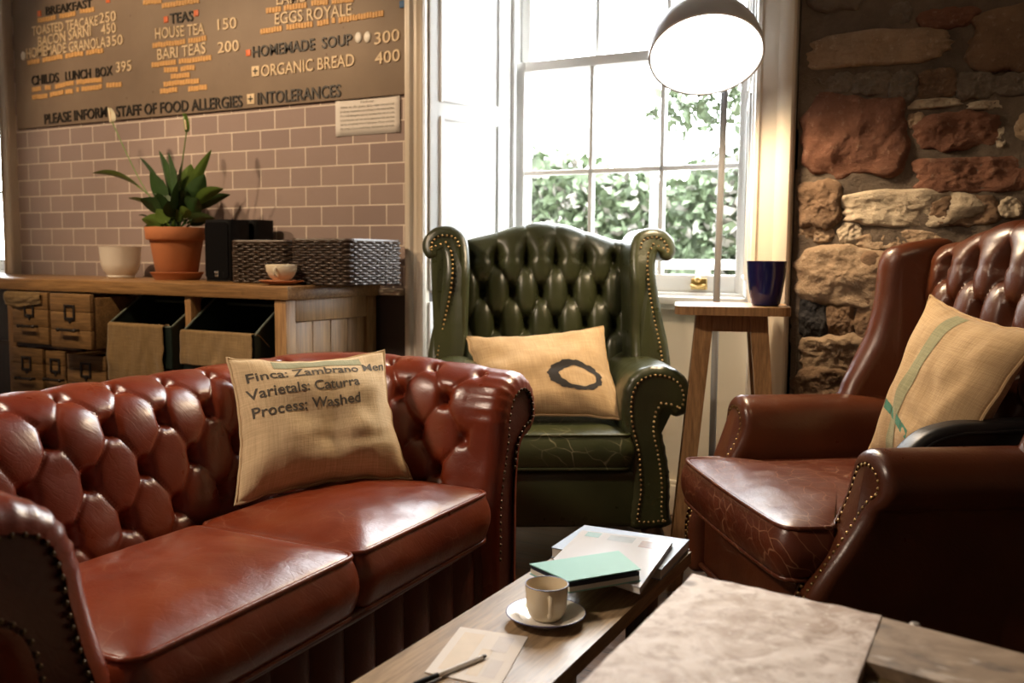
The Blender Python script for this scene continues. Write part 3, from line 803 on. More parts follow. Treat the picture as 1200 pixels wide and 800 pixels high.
# base with pleated front border
b = B()
def base_fn(u, v):
    y = -.60+1.20*u; z = .11+.235*v
    pp = y/.115; bul = abs(math.sin(PI*pp))**.45
    h = .020*bul*math.sin(PI*min(1, max(0, v)))**.35
    return Vector((.385+h, y, z))
b.grid(base_fn, 220, 24); b.box(-.05, .375, -.598, .598, .10, .345)
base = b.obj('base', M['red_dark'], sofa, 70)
b = B(); b.tube([(.40, -.6, .345), (.415, 0, .347), (.40, .6, .345)], .016, 10); b.obj('piping', M['red_dark'], base)
def seat_out(y0, y1): return rrect(-.02, .425, y0, y1, .03)
cushion('seat_cushion', seat_out(-.585, -.003), .352, .478, .045, M['red_seat'], sofa, seed=1)
cushion('seat_cushion', seat_out(.003, .585), .352, .478, .045, M['red_seat'], sofa, seed=9)
for x in (-.16, .33):
    for y in (-.68, .68):
        b = B(); b.lathe([(0, 0), (.03, 0), (.045, .03), (.045, .06), (.03, .085), (.035, .12), (0, .12)], 20, (x, y, 0)); b.obj('leg', M['dark_wood'], sofa)

# ------------------------------------------------------------------ wing chairs (front faces -y in their own frame)
def wing_back(root, mat, W, ybot, ytop, zc, DSx, DVz, rows, row0z, x0, dep, thick, top_odd, zbot=.40, btn=True):
    """Tufted inside back rolling over the crest to a plain outside back."""
    b = B(); NU, NV = 150, 190
    zt = row0z
    def prof(x, v):
        c = zc(x); rr = thick/2; zs = c-rr                       # start of the roll
        L1 = zs-zbot; L2 = PI*rr; L3 = zs-.2; s = v*(L1+L2+L3)
        if s < L1: f = s/L1; return ybot+(ytop-ybot)*f**1.1, zbot+s, Vector((-1, 0)), s
        s2 = s-L1
        if s2 < L2:
            a = s2/rr; return ytop+rr-rr*math.cos(a), zs+rr*math.sin(a), Vector((-math.cos(a), math.sin(a))), s
        s3 = s2-L2; f = s3/L3; return ytop+2*rr-(ytop-ybot)*.55*f, zs-s3, Vector((1, 0)), s
    def pt(x, v):
        y, z, n, s = prof(x, v)
        zz = zbot+s                                              # unrolled height
        pp = (x-x0)/DSx; qq = (zt-zz)/(2*DVz)                      # row 0 at zt, buttons at half-integers when top_odd
        if top_odd: pp += .5
        t1 = tuft(pp, qq) if zz < zt+DVz*.0 else None
        pl = abs(math.sin(PI*pp))**.5
        d0 = 1-math.exp(-((math.sin(PI*pp))**2+((zz-zt)/DVz*1.3)**2)/.30)
        tp = .42*pl+.58*d0
        tv = t1 if t1 is not None else tp
        k = 1-sm(zc(x)+.05, zc(x)+.13, zz); k *= sm(W, W-.05, abs(x))*.75+.25
        up = 1-.82*sm(zt+.02, zc(x)-.03, zz)
        h = dep*(tv-.78)*k*up
        return Vector((x, y+n.x*h, z+n.y*h))
    b.grid(lambda u, v: pt(-W+2*W*u, v), NU, NV)
    o = b.obj('backrest', mat, root, 80)
    if btn:
        for j in range(rows):
            for k in range(-4, 5):
                off = (.5 if top_odd else 0)+(.5 if j % 2 else 0); off -= math.floor(off)
                x = x0+(k+off)*DSx; z = zt-j*DVz
                if abs(x) > W-.03: continue
                c0 = zc(x); tot = (c0-thick/2-zbot)+PI*thick/2+(c0-thick/2-.2)
                button_at(o, pt(x, (z-zbot)/tot), mat, .0085)
    return o

# green chair ------------------------------------------------------
green = thing('wing_chair', 'green leather buttoned wing chair standing in front of the bright window', 'armchair', (-1.51, 3.11, 0), R(31))
wing_back(green, M['green'], .325, .17, .27, lambda x: 1.165+.072*math.cos(PI*min(.35, abs(x))/.70)**2, .118, .125, 5, 1.085, -.015, .078, .12, True)
WO = [(.305, .52), (.306, .66), (.307, .80), (.303, .95), (.300, 1.08), (.312, 1.165), (.345, 1.202), (.395, 1.212), (.44, 1.200), (.474, 1.160), (.474, 1.115), (.450, 1.088), (.420, 1.098), (.412, 1.125), (.402, 1.10), (.398, 1.05), (.405, .98), (.425, .88), (.447, .78), (.456, .68), (.450, .58), (.44, .52)]
for sgn in (-1, 1):
    scroll_piece('wing', WO, .0, .30, M['green'], green, .03, mirror=sgn, nail_span=(.35, .95), yfun=lambda z, y: y+(.3-y)/.3*(.05*sm(1.0, 1.2, z)-.05*sm(.85, .6, z)))
AO = [(.262, .16), (.262, .30), (.252, .42), (.232, .50), (.222, .58), (.232, .655), (.268, .708), (.325, .732), (.39, .727), (.445, .695), (.472, .64), (.470, .585), (.440, .552), (.402, .553), (.384, .575), (.374, .545), (.372, .50), (.388, .43), (.404, .33), (.406, .22), (.404, .16)]
for sgn in (-1, 1):
    scroll_piece('arm', AO, -.30, .24, M['green'], green, .03, pleat=.004, mirror=sgn, nail_span=(0, 1))
b = B(); b.box(-.285, .285, -.292, .26, .16, .365, .02, 3); b.box(-.44, .44, .10, .36, .16, .40, .02, 3); gb = b.obj('base', M['green'], green, 60)
cushion('seat_cushion', rrect(-.255, .255, -.315, .20, .03), .375, .492, .03, M['green_seat'], green, seed=4)
def cabriole(x, y, mat, root, h=.165, sx=1):
    b = B(); b.tube([(x, y, h), (x+.012*sx, y-.015, h*.75), (x+.006*sx, y-.008, h*.45), (x, y-.002, h*.2), (x+.006*sx, y-.012, .022), (x+.006*sx, y-.012, 0)], [.04, .038, .026, .019, .027, .024], 12); b.obj('leg', mat, root, 60)
for sx in (-1, 1):
    cabriole(.34*sx, -.25, M['dark_wood'], green, sx=sx)
    b = B(); b.tube([(.34*sx, .30, .17), (.34*sx, .32, .08), (.34*sx, .35, 0)], [.026, .023, .02], 10); b.obj('leg', M['dark_wood'], green)

# red chair ---------------------------------------------------------
RED_O = (-.36, 2.58); RED_T = R(-54.4)
redc = thing('wing_chair', 'chestnut brown leather wing chair in front of the stone wall at the right', 'armchair', (*RED_O, 0), RED_T)
wing_back(redc, M['brown'], .345, .30, .42, lambda x: 1.15+.06*math.cos(PI*min(.36, abs(x))/.72)**2, .135, .125, 5, 1.075, .0, .080, .12, False)
def slab_wing(root, sgn, mat):
    # side outline in (y, z), padded thickness in x
    out = [(.17, .60), (.19, .70), (.23, .78), (.272, .87), (.294, .97), (.300, 1.06), (.306, 1.105), (.325, 1.135), (.36, 1.148), (.40, 1.158), (.50, 1.165), (.52, 1.10), (.50, .9), (.46, .6)]
    n = 110; pts, _ = spline(out, n+1, True); pts = pts[:n]; nr = normals2(pts)
    area = sum(pts[i].x*pts[(i+1) % n].y-pts[(i+1) % n].x*pts[i].y for i in range(n)); nr = [v*(1 if area > 0 else -1) for v in nr]
    th, r_ = .095, .042; b = B(); rings = []; K = 8
    def ring(ins, x):
        rr = []
        for p, q in zip(pts, nr):
            a = p+q*ins; fl = -.045*sm(.45, .22, a.x)-.01+.02*sm(.95, .6, a.y)
            rr.append(b.bm.verts.new(Vector((sgn*(.345-fl*1.0+x), a.x, a.y))))
        return rr
    for k in range(K+1): a = PI/2*k/K; rings.append(ring(r_*(1-math.sin(a)), r_*(1-math.cos(a))))
    for k in range(K+1): a = PI/2*k/K; rings.append(ring(r_*(1-math.cos(a)), th-r_+r_*math.sin(a)))
    for a, c in zip(rings, rings[1:]):
        for i in range(n): b.bm.faces.new((a[i], a[(i+1) % n], c[(i+1) % n], c[i]))
    for q in (rings[0], rings[-1]):
        f = b.bm.faces.new(q); bmesh.ops.triangulate(b.bm, faces=[f])
    return b.obj('wing', mat, root, 60)
AR = [(.335, .16), (.335, .30), (.328, .42), (.318, .50), (.312, .565), (.318, .62), (.342, .662), (.39, .683), (.44, .676), (.478, .645), (.488, .60), (.472, .565), (.450, .548), (.443, .50), (.44, .42), (.43, .33), (.42, .22), (.42, .16)]
for sgn in (-1, 1):
    slab_wing(redc, sgn, M['brown'])
    scroll_piece('arm', AR, -.215, .36, M['brown'], redc, .03, mirror=sgn, nail_span=(.08, .92), yfun=lambda z, y: y+(.36-y)/.575*(.045-.15*sm(.62, .28, z)))
b = B(); b.box(-.335, .335, -.285, .42, .17, .365, .025, 3); b.box(-.43, .43, .15, .50, .17, .40, .03, 3); rb = b.obj('base', M['brown'], redc, 60)
b = B(); b.tube([(-.34, -.29, .362), (.34, -.29, .362)], .007, 8); b.tube([(-.34, -.288, .18), (.34, -.288, .18)], .008, 8); b.obj('piping', M['brown'], rb)
TC = [(-.305, .30), (-.305, .0), (-.305, -.17), (-.315, -.205), (-.35, -.215), (-.365, -.235), (-.365, -.30), (-.345, -.335), (-.25, -.345), (0, -.35), (.25, -.345), (.345, -.335), (.365, -.30), (.365, -.235), (.35, -.215), (.315, -.205), (.305, -.17), (.305, 0), (.305, .30), (.15, .32), (-.15, .32)]
cushion('seat_cushion', TC, .378, .497, .03, M['brown_seat'], redc, n=160, seed=6)
for sx in (-1, 1):
    b = B(); b.tube([(.30*sx, -.25, .18), (.30*sx, -.25, 0)], [.03, .022], 4); b.obj('leg', M['dark_wood'], redc, 30)
    b = B(); b.tube([(.34*sx, .42, .18), (.34*sx, .48, 0)], [.028, .02], 4); b.obj('leg', M['dark_wood'], redc, 30)

# ------------------------------------------------------------------ burlap cushions
def pillow(name, label, TL, TR, BL, BR, thick, mat, seed, group=None, edge=.0):
    TL, TR, BL, BR = map(Vector, (TL, TR, BL, BR)); c = (TL+TR+BL+BR)/4
    ex = ((TR-TL)+(BR-BL))/2; ey = ((TL-BL)+(TR-BR))/2; wd, ht = ex.length, ey.length
    X = ex.normalized(); Z = X.cross(ey).normalized(); Y = Z.cross(X)
    if Z.dot(CAM-c) < 0: Z = -Z
    mt = Matrix(((X.x, Y.x, Z.x, c.x), (X.y, Y.y, Z.y, c.y), (X.z, Y.z, Z.z, c.z), (0, 0, 0, 1)))
    root = bpy.data.objects.new(name, None); COL.objects.link(root); root.empty_display_size = .1; root.matrix_world = mt
    tag(root, label, 'cushion', group); inv = mt.inverted()
    q = [inv @ v for v in (BL, BR, TR, TL)]
    def surf(u, v, side):
        """u, v in [0,1]."""
        p = (q[0]*(1-u)+q[1]*u)*(1-v)+(q[3]*(1-u)+q[2]*u)*v
        a, d = 2*u-1, 2*v-1
        pin = .028*((1-a*a)*d-0*(1-d*d)*a)
        p = p-Vector((.024*a*(1-d*d), .024*d*(1-a*a), 0))
        h = ((1-abs(a)**2.6)*(1-abs(d)**2.6))**.6*thick
        wr = noise.noise(Vector((u*3.1+seed, v*3.1, seed)))*.020+noise.noise(Vector((u*8+seed, v*5, seed+5)))*.007
        fold = -.005*math.exp(-((v-.36-.10*math.sin(u*4+seed))/.05)**2)*sm(.3, .6, u)
        corner = sm(.75, 1.0, max(abs(a), abs(d)))
        z = h*(1+.0)+(wr+fold)*min(1, h/thick*1.4)
        dx = .006*noise.noise(Vector((u*9, v*9, seed+2)))*corner
        return p+Vector((dx, dx, side*z))
    b = B(); N = 64
    b.grid(lambda u, v: surf(u, v, 1), N, N, su=wd, sv=ht); b.grid(lambda u, v: surf(u, v, -1), N, N, su=wd, sv=ht)
    b.obj('cover', mat, root, 80, merge=True)
    b = B(); rim = [(i/40, 0) for i in range(40)]+[(1, i/40) for i in range(40)]+[(1-i/40, 1) for i in range(40)]+[(0, 1-i/40) for i in range(40)]
    b.tube([surf(u, v, 1) for u, v in rim], .0045, 6, closed=True); b.obj('seam', mat, root)
    return root, surf, wd, ht
def text_mesh(s, bold=0.0, extrude=0.0):
    cu = bpy.data.curves.new('t', 'FONT'); cu.body = s; cu.size = 1; cu.offset = bold; cu.extrude = extrude; cu.resolution_u = 3
    o = bpy.data.objects.new('t', cu); COL.objects.link(o)
    dg = bpy.context.evaluated_depsgraph_get(); me = bpy.data.meshes.new_from_object(o.evaluated_get(dg))
    vs = [v.co.copy() for v in me.vertices]; fs = [tuple(p.vertices) for p in me.polygons]
    bpy.data.objects.remove(o); bpy.data.curves.remove(cu); bpy.data.meshes.remove(me)
    x0 = min(v.x for v in vs); x1 = max(v.x for v in vs); z0 = min(v.z for v in vs)
    return vs, fs, x0, x1, z0
def put_text(name, s, fn, mat, parent, bold=0.0, extrude=0.0):
    """fn(u, h, d): u 0..1 along the line, h height in em caps (0..1 = cap height), d extrusion 0..1."""
    vs, fs, x0, x1, z0 = text_mesh(s, bold, extrude); b = B()
    bv = [b.bm.verts.new(fn((v.x-x0)/(x1-x0), v.y/.70, (v.z-z0))) for v in vs]
    for f in fs:
        try: b.bm.faces.new([bv[i] for i in f])
        except ValueError: pass
    if extrude: pass
    return b.obj(name, mat, parent, 0)
root, surf, wd, ht = pillow('burlap_cushion', 'pale burlap cushion printed with coffee text on the red sofa', (-1.765, 1.742, .835), (-1.545, 2.118, .835), (-1.622, 1.618, .50), (-1.392, 2.03, .505), .085, M['burlap_pale'], 2.0)
def on(u, v): return surf(u, v, 1)+Vector((0, 0, .0014))
for s_, u0, u1, v0, hh in (('Finca: Zambrano Men', .06, .97, .79, .070), ('Varietals: Caturra', .04, .74, .655, .080), ('Process: Washed', .05, .73, .515, .080)):
    put_text('printed_text', s_, lambda u, h, d, u0=u0, u1=u1, v0=v0, hh=hh: on(u0+(u1-u0)*u, v0+hh*h+.03*u), M['ink_grey'], root, .012)
b = B(); b.grid(lambda u, v: on(.22+.58*u, .885+.075*v), 24, 4, su=wd*.58, sv=ht*.075); b.obj('printed_band', M['burlap_sage'], root, 80, fixn=False)
G = Matrix.Translation((-1.51, 3.11, 0)) @ Matrix.Rotation(R(31), 4, 'Z')
gp = lambda x, y, z: G @ Vector((x, y, z))
root, surf, wd, ht = pillow('burlap_cushion', 'tan burlap cushion stamped with a black ring on the green wing chair', gp(-.315, .015, .80), gp(.205, .045, .84), gp(-.27, -.235, .53), gp(.262, -.235, .53), .075, M['burlap'], 5.0)
b = B()
for i in range(72):
    a0, a1 = 2*PI*i/72, 2*PI*(i+1)/72
    def rg(a, r): return on(.70+.20*r*math.cos(a), .335+.215*r*math.sin(a)*.78+.02)
    def rin(a): return .66-.12*math.sin(a-.9)+.02*math.sin(9*a)+.03*math.sin(4*a+2)
    def rout(a): return 1.0+.03*math.sin(11*a)+.02*math.sin(23*a+1)
    for k in range(3):
        f0, f1 = k/3, (k+1)/3
        b.poly([rg(a0, rin(a0)+(rout(a0)-rin(a0))*f0), rg(a1, rin(a1)+(rout(a1)-rin(a1))*f0), rg(a1, rin(a1)+(rout(a1)-rin(a1))*f1), rg(a0, rin(a0)+(rout(a0)-rin(a0))*f1)])
b.obj('printed_ring', M['ink'], root, fixn=False)
root, surf, wd, ht = pillow('burlap_cushion', 'tan burlap cushion with a green stripe on the chestnut wing chair', (-.205, 2.90, 1.0), (.07, 2.50, .935), (-.335, 2.76, .56), (-.125, 2.46, .53), .075, M['burlap'], 8.0)
b = B()
b.grid(lambda u, v: on(.27+.12*(.02+.96*v)+u*(.13-.02*v), .02+.96*v), 6, 40, su=wd*.13, sv=ht)
b.obj('printed_stripe', M['burlap_sage'], root, 80, fixn=False)
b = B()
for k in range(5):
    u0, u1 = .06+.115*k, .06+.115*k+.105
    fv = lambda u: .30-.28*(u-.06)
    b.poly([on(u0, fv(u0)), on(u1, fv(u1)), on(u1, fv(u1)+.055), on(u0, fv(u0)+.055)])
b.obj('printed_mark', M['ink_green'], root, fixn=False)

# black leather bag standing on the chestnut chair behind its near arm
RM = Matrix.Translation((*RED_O, 0)) @ Matrix.Rotation(RED_T, 4, 'Z')
bag = thing('leather_bag', 'black leather bag with metal clasp wedged beside the striped cushion', 'bag', (*RED_O, .505), RED_T)
bo = [(.12, .0), (.10, .07), (.14, .125), (.20, .182), (.27, .205), (.34, .210), (.52, .206), (.54, .12), (.52, .0)]
pts, _ = spline(bo, 81, True); pts = pts[:80]; nr = normals2(pts)
ar = sum(pts[i].x*pts[(i+1) % 80].y-pts[(i+1) % 80].x*pts[i].y for i in range(80)); nr = [v*(1 if ar > 0 else -1) for v in nr]
b = B(); rings = []
def bag_ring(ins, x): return [b.bm.verts.new(Vector((.215+x, -.16+(p+q*ins).x, (p+q*ins).y))) for p, q in zip(pts, nr)]
for k in range(7): a = PI/2*k/6; rings.append(bag_ring(.02*(1-math.sin(a)), .02*(1-math.cos(a))))
for k in range(7): a = PI/2*k/6; rings.append(bag_ring(.02*(1-math.cos(a)), .055+.02*math.sin(a)))
for a, c in zip(rings, rings[1:]):
    for i in range(80): b.bm.faces.new((a[i], a[(i+1) % 80], c[(i+1) % 80], c[i]))
for q in (rings[0], rings[-1]): f = b.bm.faces.new(q); bmesh.ops.triangulate(b.bm, faces=[f])
bb = b.obj('bag_body', M['black_leather'], bag, 60)
b = B(); b.tube([Vector((.292, -.16+(p+q*.022).x, (p+q*.022).y)) for p, q in zip(pts, nr)], .004, 8, closed=True); b.obj('piping', M['black_leather'], bag)
b = B(); b.box(.286, .306, .30, .345, .160, .190, .005); b.tube([(.300, .25, .145), (.305, .285, .165), (.302, .305, .175)], .006, 8); b.obj('clasp', M['steel'], bag)

# ------------------------------------------------------------------ stool, cup, lamp
STX, STY, STZ = -.838, 3.12, .945
stool = thing('bar_stool', 'wooden stool with splayed square legs between green chair and stone wall', 'stool', (STX, STY, 0), R(18))
b = B(); b.prism([Vector((x, y, STZ-.028)) for x, y in rrect(-.185, .185, -.17, .17, .05)], (0, 0, .028)); b.bevel(.005, 2); b.obj('stool_top', M['stool_wood'], stool, 40)
for sx, sy in ((-1, -1), (1, -1), (-1, 1), (1, 1)):
    b = B(); a = Vector((sx*.085, sy*.085, STZ-.028)); c = Vector((sx*.165, sy*.165, 0)); hw = .027
    q = [(-hw, -hw), (hw, -hw), (hw, hw), (-hw, hw)]
    va = [b.bm.verts.new(a+Vector((x*1.05, y*.7, 0))) for x, y in q]; vc = [b.bm.verts.new(c+Vector((x*.9, y*.6, 0))) for x, y in q]
    for i in range(4): b.bm.faces.new((va[i], va[(i+1) % 4], vc[(i+1) % 4], vc[i]))
    b.bm.faces.new(va); b.bm.faces.new(vc[::-1]); b.bevel(.004); b.obj('leg', M['stool_wood'], stool, 30)
b = B()
for s_ in (-1, 1): b.box(-.10, .10, s_*.085-.012, s_*.085+.012, STZ-.085, STZ-.028, .003); b.box(s_*.085-.012, s_*.085+.012, -.10, .10, STZ-.085, STZ-.028, .003)
b.obj('apron', M['stool_wood'], stool, 30)
cp = at_Y(897, 354, 3.10)
tumb = thing('tumbler', 'dark blue glazed tumbler standing on the wooden stool', 'cup', (cp.x, 3.10, STZ+.0005))
b = B(); b.lathe([(0, 0), (.040, 0), (.046, .006), (.054, .05), (.061, .10), (.064, .143), (.0655, .147), (.0625, .147), (.060, .13), (.05, .04), (.04, .012), (0, .010)], 40); b.obj('tumbler_body', M['navy_glaze'], tumb, 60)

lamp = thing('floor_lamp', 'floor lamp with grey dome shade lit in front of the window', 'lamp', (-.955, 3.36, 0))
b = B(); b.lathe([(0, 0), (.14, 0), (.145, .006), (.14, .018), (.03, .022), (.0, .022)], 40); b.obj('lamp_base', M['lamp_grey'], lamp)
b = B(); b.tube([(0, 0, .02), (0, 0, 1.0), (.008, 0, 1.70), (.010, 0, 1.95)], .0125, 14); b.obj('pole', M['pole_grey'], lamp)
hc = at_Y(827.5, 66, 3.12)-Vector((-.955, 3.36, 0))
axis = (CAM-Vector((-.955, 3.36, 0))-hc).normalized()              # toward the viewer, then tip the opening down
rgt = Vector((math.cos(YAW), math.sin(YAW), 0)); fwd = Vector((-math.sin(YAW), math.cos(YAW), 0))
opn = (-fwd*math.cos(R(58))-Vector((0, 0, 1))*math.sin(R(58))-rgt*.03).normalized()
zz = -opn; xx = rgt-zz*rgt.dot(zz); xx.normalize(); yy = zz.cross(xx)
HM = Matrix(((xx.x, yy.x, zz.x, hc.x), (xx.y, yy.y, zz.y, hc.y), (xx.z, yy.z, zz.z, hc.z), (0, 0, 0, 1)))
RS = .192
prof = [(RS*math.cos(R(a))**.8, RS*1.02*math.sin(R(a))) for a in range(0, 88, 4)]+[(0, RS*1.02)]
inner = [(0, RS*.98)]+[(r*.965, z*.96) for r, z in prof[:-1][::-1]]
b = B(); b.lathe(prof+inner[1:] if False else prof, 56); b.lathe(inner, 56); b.lathe([(RS*.965, 0), (RS, 0)], 56)
b.sphere((0, .0, RS*1.03), .03, seg=14)
sh = b.obj('lamp_shade', M['lamp_grey'], lamp, 50, merge=True); sh.matrix_local = HM
b = B(); b.lathe([(0, .022), (RS*.5, .02), (RS*.955, .012)], 56); df = b.obj('diffuser', M['glow'], sh)
hp = HM @ Vector((0, 0, RS*1.02))
b = B(); b.tube([(.010, 0, 1.93), (.010, -.006, 1.965), Vector((.010, -.03, 1.985)).lerp(hp, .4), hp], .011, 10); b.obj('neck', M['lamp_grey'], lamp)
wp = Vector((-.955, 3.36, 0))+hc
light('floor_lamp_bulb', 'SPOT', wp+opn*.03, 75, (1.0, .74, .46), wp+opn, .09, spot=165, blend=.5)

# ------------------------------------------------------------------ coffee table with things on it
TZ = .42
tb = thing('coffee_table', 'low narrow oak plank table in front of the red sofa', 'table', (-.765, 1.35, 0))
b = B(); c_ = [at_z(645, 640, TZ), at_z(809, 649, TZ), at_z(653.5, 800, TZ), at_z(410, 800, TZ)]
fl = Vector((c_[3].x+.01, 2.055)); 
tl = [Vector((-.888, 2.06, TZ-.03)), Vector((-.628, 2.06, TZ-.03)), Vector((-.612, .72, TZ-.03)), Vector((-.903, .72, TZ-.03))]
b.prism([p-Vector((-.765, 1.35, 0)) for p in tl], (0, 0, .03)); b.bevel(.005, 2); b.obj('tabletop', M['oak'], tb, 30)
for x, y in ((-.095, .50), (.095, .50), (-.10, -.5), (.10, -.5)):
    b = B(); b.box(x-.025, x+.025, y-.035, y+.035, 0, TZ-.03, .004); b.obj('leg', M['dark_wood'], tb, 30)
b = B(); b.box(-.08, .08, .485, .515, TZ-.11, TZ-.03, .003); b.box(-.08, .08, -.515, -.485, TZ-.11, TZ-.03, .003); b.obj('crossbar', M['dark_wood'], tb, 30)

def quad_book(name, label, q, z0, th, cover, cat='book', pages=True, group=None):
    q = [Vector((p.x, p.y, 0)) for p in q]; c = sum(q, Vector())/4
    root = thing(name, label, cat, (c.x, c.y, z0), 0, group); L = [p-c for p in q]
    ct = .0018
    b = B(); b.prism([p*.985+Vector((0, 0, ct)) for p in L], (0, 0, th-2*ct)); b.obj('pages', M['pages'], root, 30)
    b = B(); b.prism([p+Vector((0, 0, 0)) for p in L], (0, 0, ct)); b.prism([p+Vector((0, 0, th-ct)) for p in L], (0, 0, ct))
    b.obj('cover', cover, root, 30)
    return root, L
z1 = TZ+.001
q = [at_z(*p, z1+.024) for p in ((685, 615), (808, 632), (775, 667), (646, 641))]
quad_book('book', 'pale blue book lying at the bottom of the stack on the coffee table', q, z1, .024, M['pale_blue'], group='books on the coffee table')
z2 = z1+.0245
q = [at_z(*p, z2+.014) for p in ((682, 621), (789, 633), (750, 688), (648, 655))]
wbk, L = quad_book('magazine', 'glossy white magazine with small photo lying on the pale blue book', q, z2, .014, M['gloss_white'], 'magazine', group='books on the coffee table')
def patch(parent, L, u0, u1, v0, v1, z, mat, name='printed_picture'):
    f = lambda u, v: (L[3]*(1-u)+L[2]*u)*(1-v)+(L[0]*(1-u)+L[1]*u)*v+Vector((0, 0, z))
    b = B(); b.poly([f(u0, v0), f(u1, v0), f(u1, v1), f(u0, v1)]); return b.obj(name, mat, parent, 0)
M['print_brown'] = plain('brown_photo_print', (.25, .16, .12), .2, var=.8, scale=60)
M['print_grey'] = plain('grey_photo_print', (.36, .40, .42), .2, var=.5, scale=20)
M['print_teal'] = plain('teal_photo_print', (.25, .42, .43), .2, var=.3, scale=30)
patch(wbk, L, .70, .92, .74, .90, .0143, M['print_brown']); patch(wbk, L, .34, .62, .80, .95, .0143, M['print_grey']); patch(wbk, L, .08, .24, .82, .97, .0143, M['print_teal'])
z3 = z2+.0145
q = [at_z(*p, z3+.022) for p in ((620.5, 660), (725, 644.6), (751, 668), (667, 682))]
q = [Vector((p.x, p.y, 0)) for p in q]; c = sum(q, Vector())/4
nb = thing('notebook', 'teal notebook lying half open on top of the white magazine', 'notebook', (c.x, c.y, z3)); L = [p-c for p in q]
b = B(); b.prism([p*.98+Vector((0, 0, .002)) for p in L], (0, 0, .009)); b.obj('pages', M['pages'], nb, 30)
b = B(); b.prism([p*.97+Vector((0, 0, .011)) for p in L], (0, 0, .008)); b.obj('gap_shade_block', M['gap_navy'], nb, 30)  # dark block put in the gap; stands in for shade under the lifted cover
b = B(); b.prism([p.copy() for p in L], (0, 0, .002)); b.obj('back_cover', M['teal'], nb, 30)
b = B(); b.prism([p+Vector((0, 0, z)) for p, z in zip(L, (.0195, .0195, .0225, .0225))], (0, 0, .002)); b.obj('front_cover', M['teal'], nb, 30)

sp_ = at_z(639.5, 720, TZ+.012)
sau = thing('saucer', 'white saucer with blue rim and script border on the coffee table', 'saucer', (sp_.x, sp_.y, TZ+.0005))
b = B(); b.lathe([(0, .002), (.036, .002), (.038, 0), (.042, 0), (.044, .003), (.058, .009), (.0735, .0165), (.0745, .018), (.073, .0185), (.057, .012), (.042, .0065), (.034, .0052), (0, .005)], 56); so_ = b.obj('saucer_body', M['china'], sau, 60)
b = B(); b.tube([(.0742*math.cos(a*PI/30), .0742*math.sin(a*PI/30), .0178) for a in range(60)], .0011, 6, closed=True); b.obj('rim_line', M['blue_rim'], sau)
def arc_txt(u, h, d):
    a = -2.75+u*2.9; r = .050+.011*h; return Vector((r*math.cos(a), r*math.sin(a), .0105+(r-.05)*.47+.0012))
put_text('printed_text', 'a pound of flesh by any other', arc_txt, M['ink_grey'], sau, .0)
cup_p = (sp_.x+.001, sp_.y+.001, TZ+.0068)
cup = thing('teacup', 'cream coffee cup with blue rim on the white saucer', 'cup', cup_p)
b = B(); b.lathe([(0, 0), (.026, 0), (.0285, .002), (.034, .010), (.0375, .022), (.0392, .045), (.0402, .064), (.0396, .0655), (.0384, .064), (.0372, .045), (.035, .02), (.028, .008), (0, .006)], 48); b.obj('cup_body', M['cream_china'], cup, 60)
b = B(); b.tube([(.0399*math.cos(a*PI/30), .0399*math.sin(a*PI/30), .0652) for a in range(60)], .0009, 6, closed=True); b.obj('rim_line', M['blue_rim'], cup)
hd = (Vector((0, 0, 0))-Vector((cup_p[0], cup_p[1], 0))).normalized(); hd = Matrix.Rotation(R(8), 3, 'Z') @ hd
hpts = [hd*r+Vector((0, 0, z)) for r, z in ((.036, .050), (.048, .0525), (.056, .046), (.057, .034), (.051, .022), (.042, .016), (.034, .017))]
hs, _ = spline([tuple(p) for p in hpts], 20)
b = B(); b.tube(hs, .0042, 8); b.obj('handle', M['cream_china'], cup)
b = B(); b.lathe([(0, .040), (.0365, .040)], 40); b.obj('coffee', plain('milky_coffee', (.42, .29, .17), .3), cup)
q = [at_z(*p, TZ+.001) for p in ((539.5, 734.5), (618.7, 746.4), (585, 806), (498, 787.6))]; q = [Vector((p.x, p.y, 0)) for p in q]; c = sum(q, Vector())/4
card = thing('postcard', 'pale postcard with faded pictures on the coffee table under the pen', 'postcard', (c.x, c.y, TZ+.0006)); L = [p-c for p in q]
b = B(); b.prism([p.copy() for p in L], (0, 0, .0012)); b.obj('card', M['paper'], card, 30)
M['faded_tan'] = plain('faded_tan_print', (.66, .57, .46), .6, var=.12, scale=40); M['faded_grey'] = plain('faded_grey_print', (.58, .535, .51), .6, var=.12, scale=40)
for a in ((.12, .42, .1, .9, 'faded_tan'), (.50, .66, .1, .62, 'faded_tan'), (.62, .84, .6, .92, 'faded_grey'), (.70, .88, .12, .45, 'faded_grey')): patch(card, L, *a[:4], .0015, M[a[4]])
pa, pb = at_z(484, 803, TZ+.006), at_z(570, 768, TZ+.006)
pen = thing('ballpoint_pen', 'white ballpoint pen with black grip lying across the postcard', 'pen', (pa.x, pa.y, TZ+.0065)); d = pb-pa; d.z = 0
b = B(); b.tube([d*f for f in (.30, .93)], .0042, 12); b.obj('barrel', M['china'], pen)
b = B(); b.tube([d*f for f in (.0, .02, .32)], [.003, .0046, .0046], 12); b.obj('grip', M['black'], pen)
b = B(); b.tube([d*.93, d*.985, d], [.0042, .003, .001], 10); b.obj('pen_tip', M['iron'], pen)
b = B(); b.box(-.003, .003, -.003, .003, 0, .001, .0); 
b.bm.free()

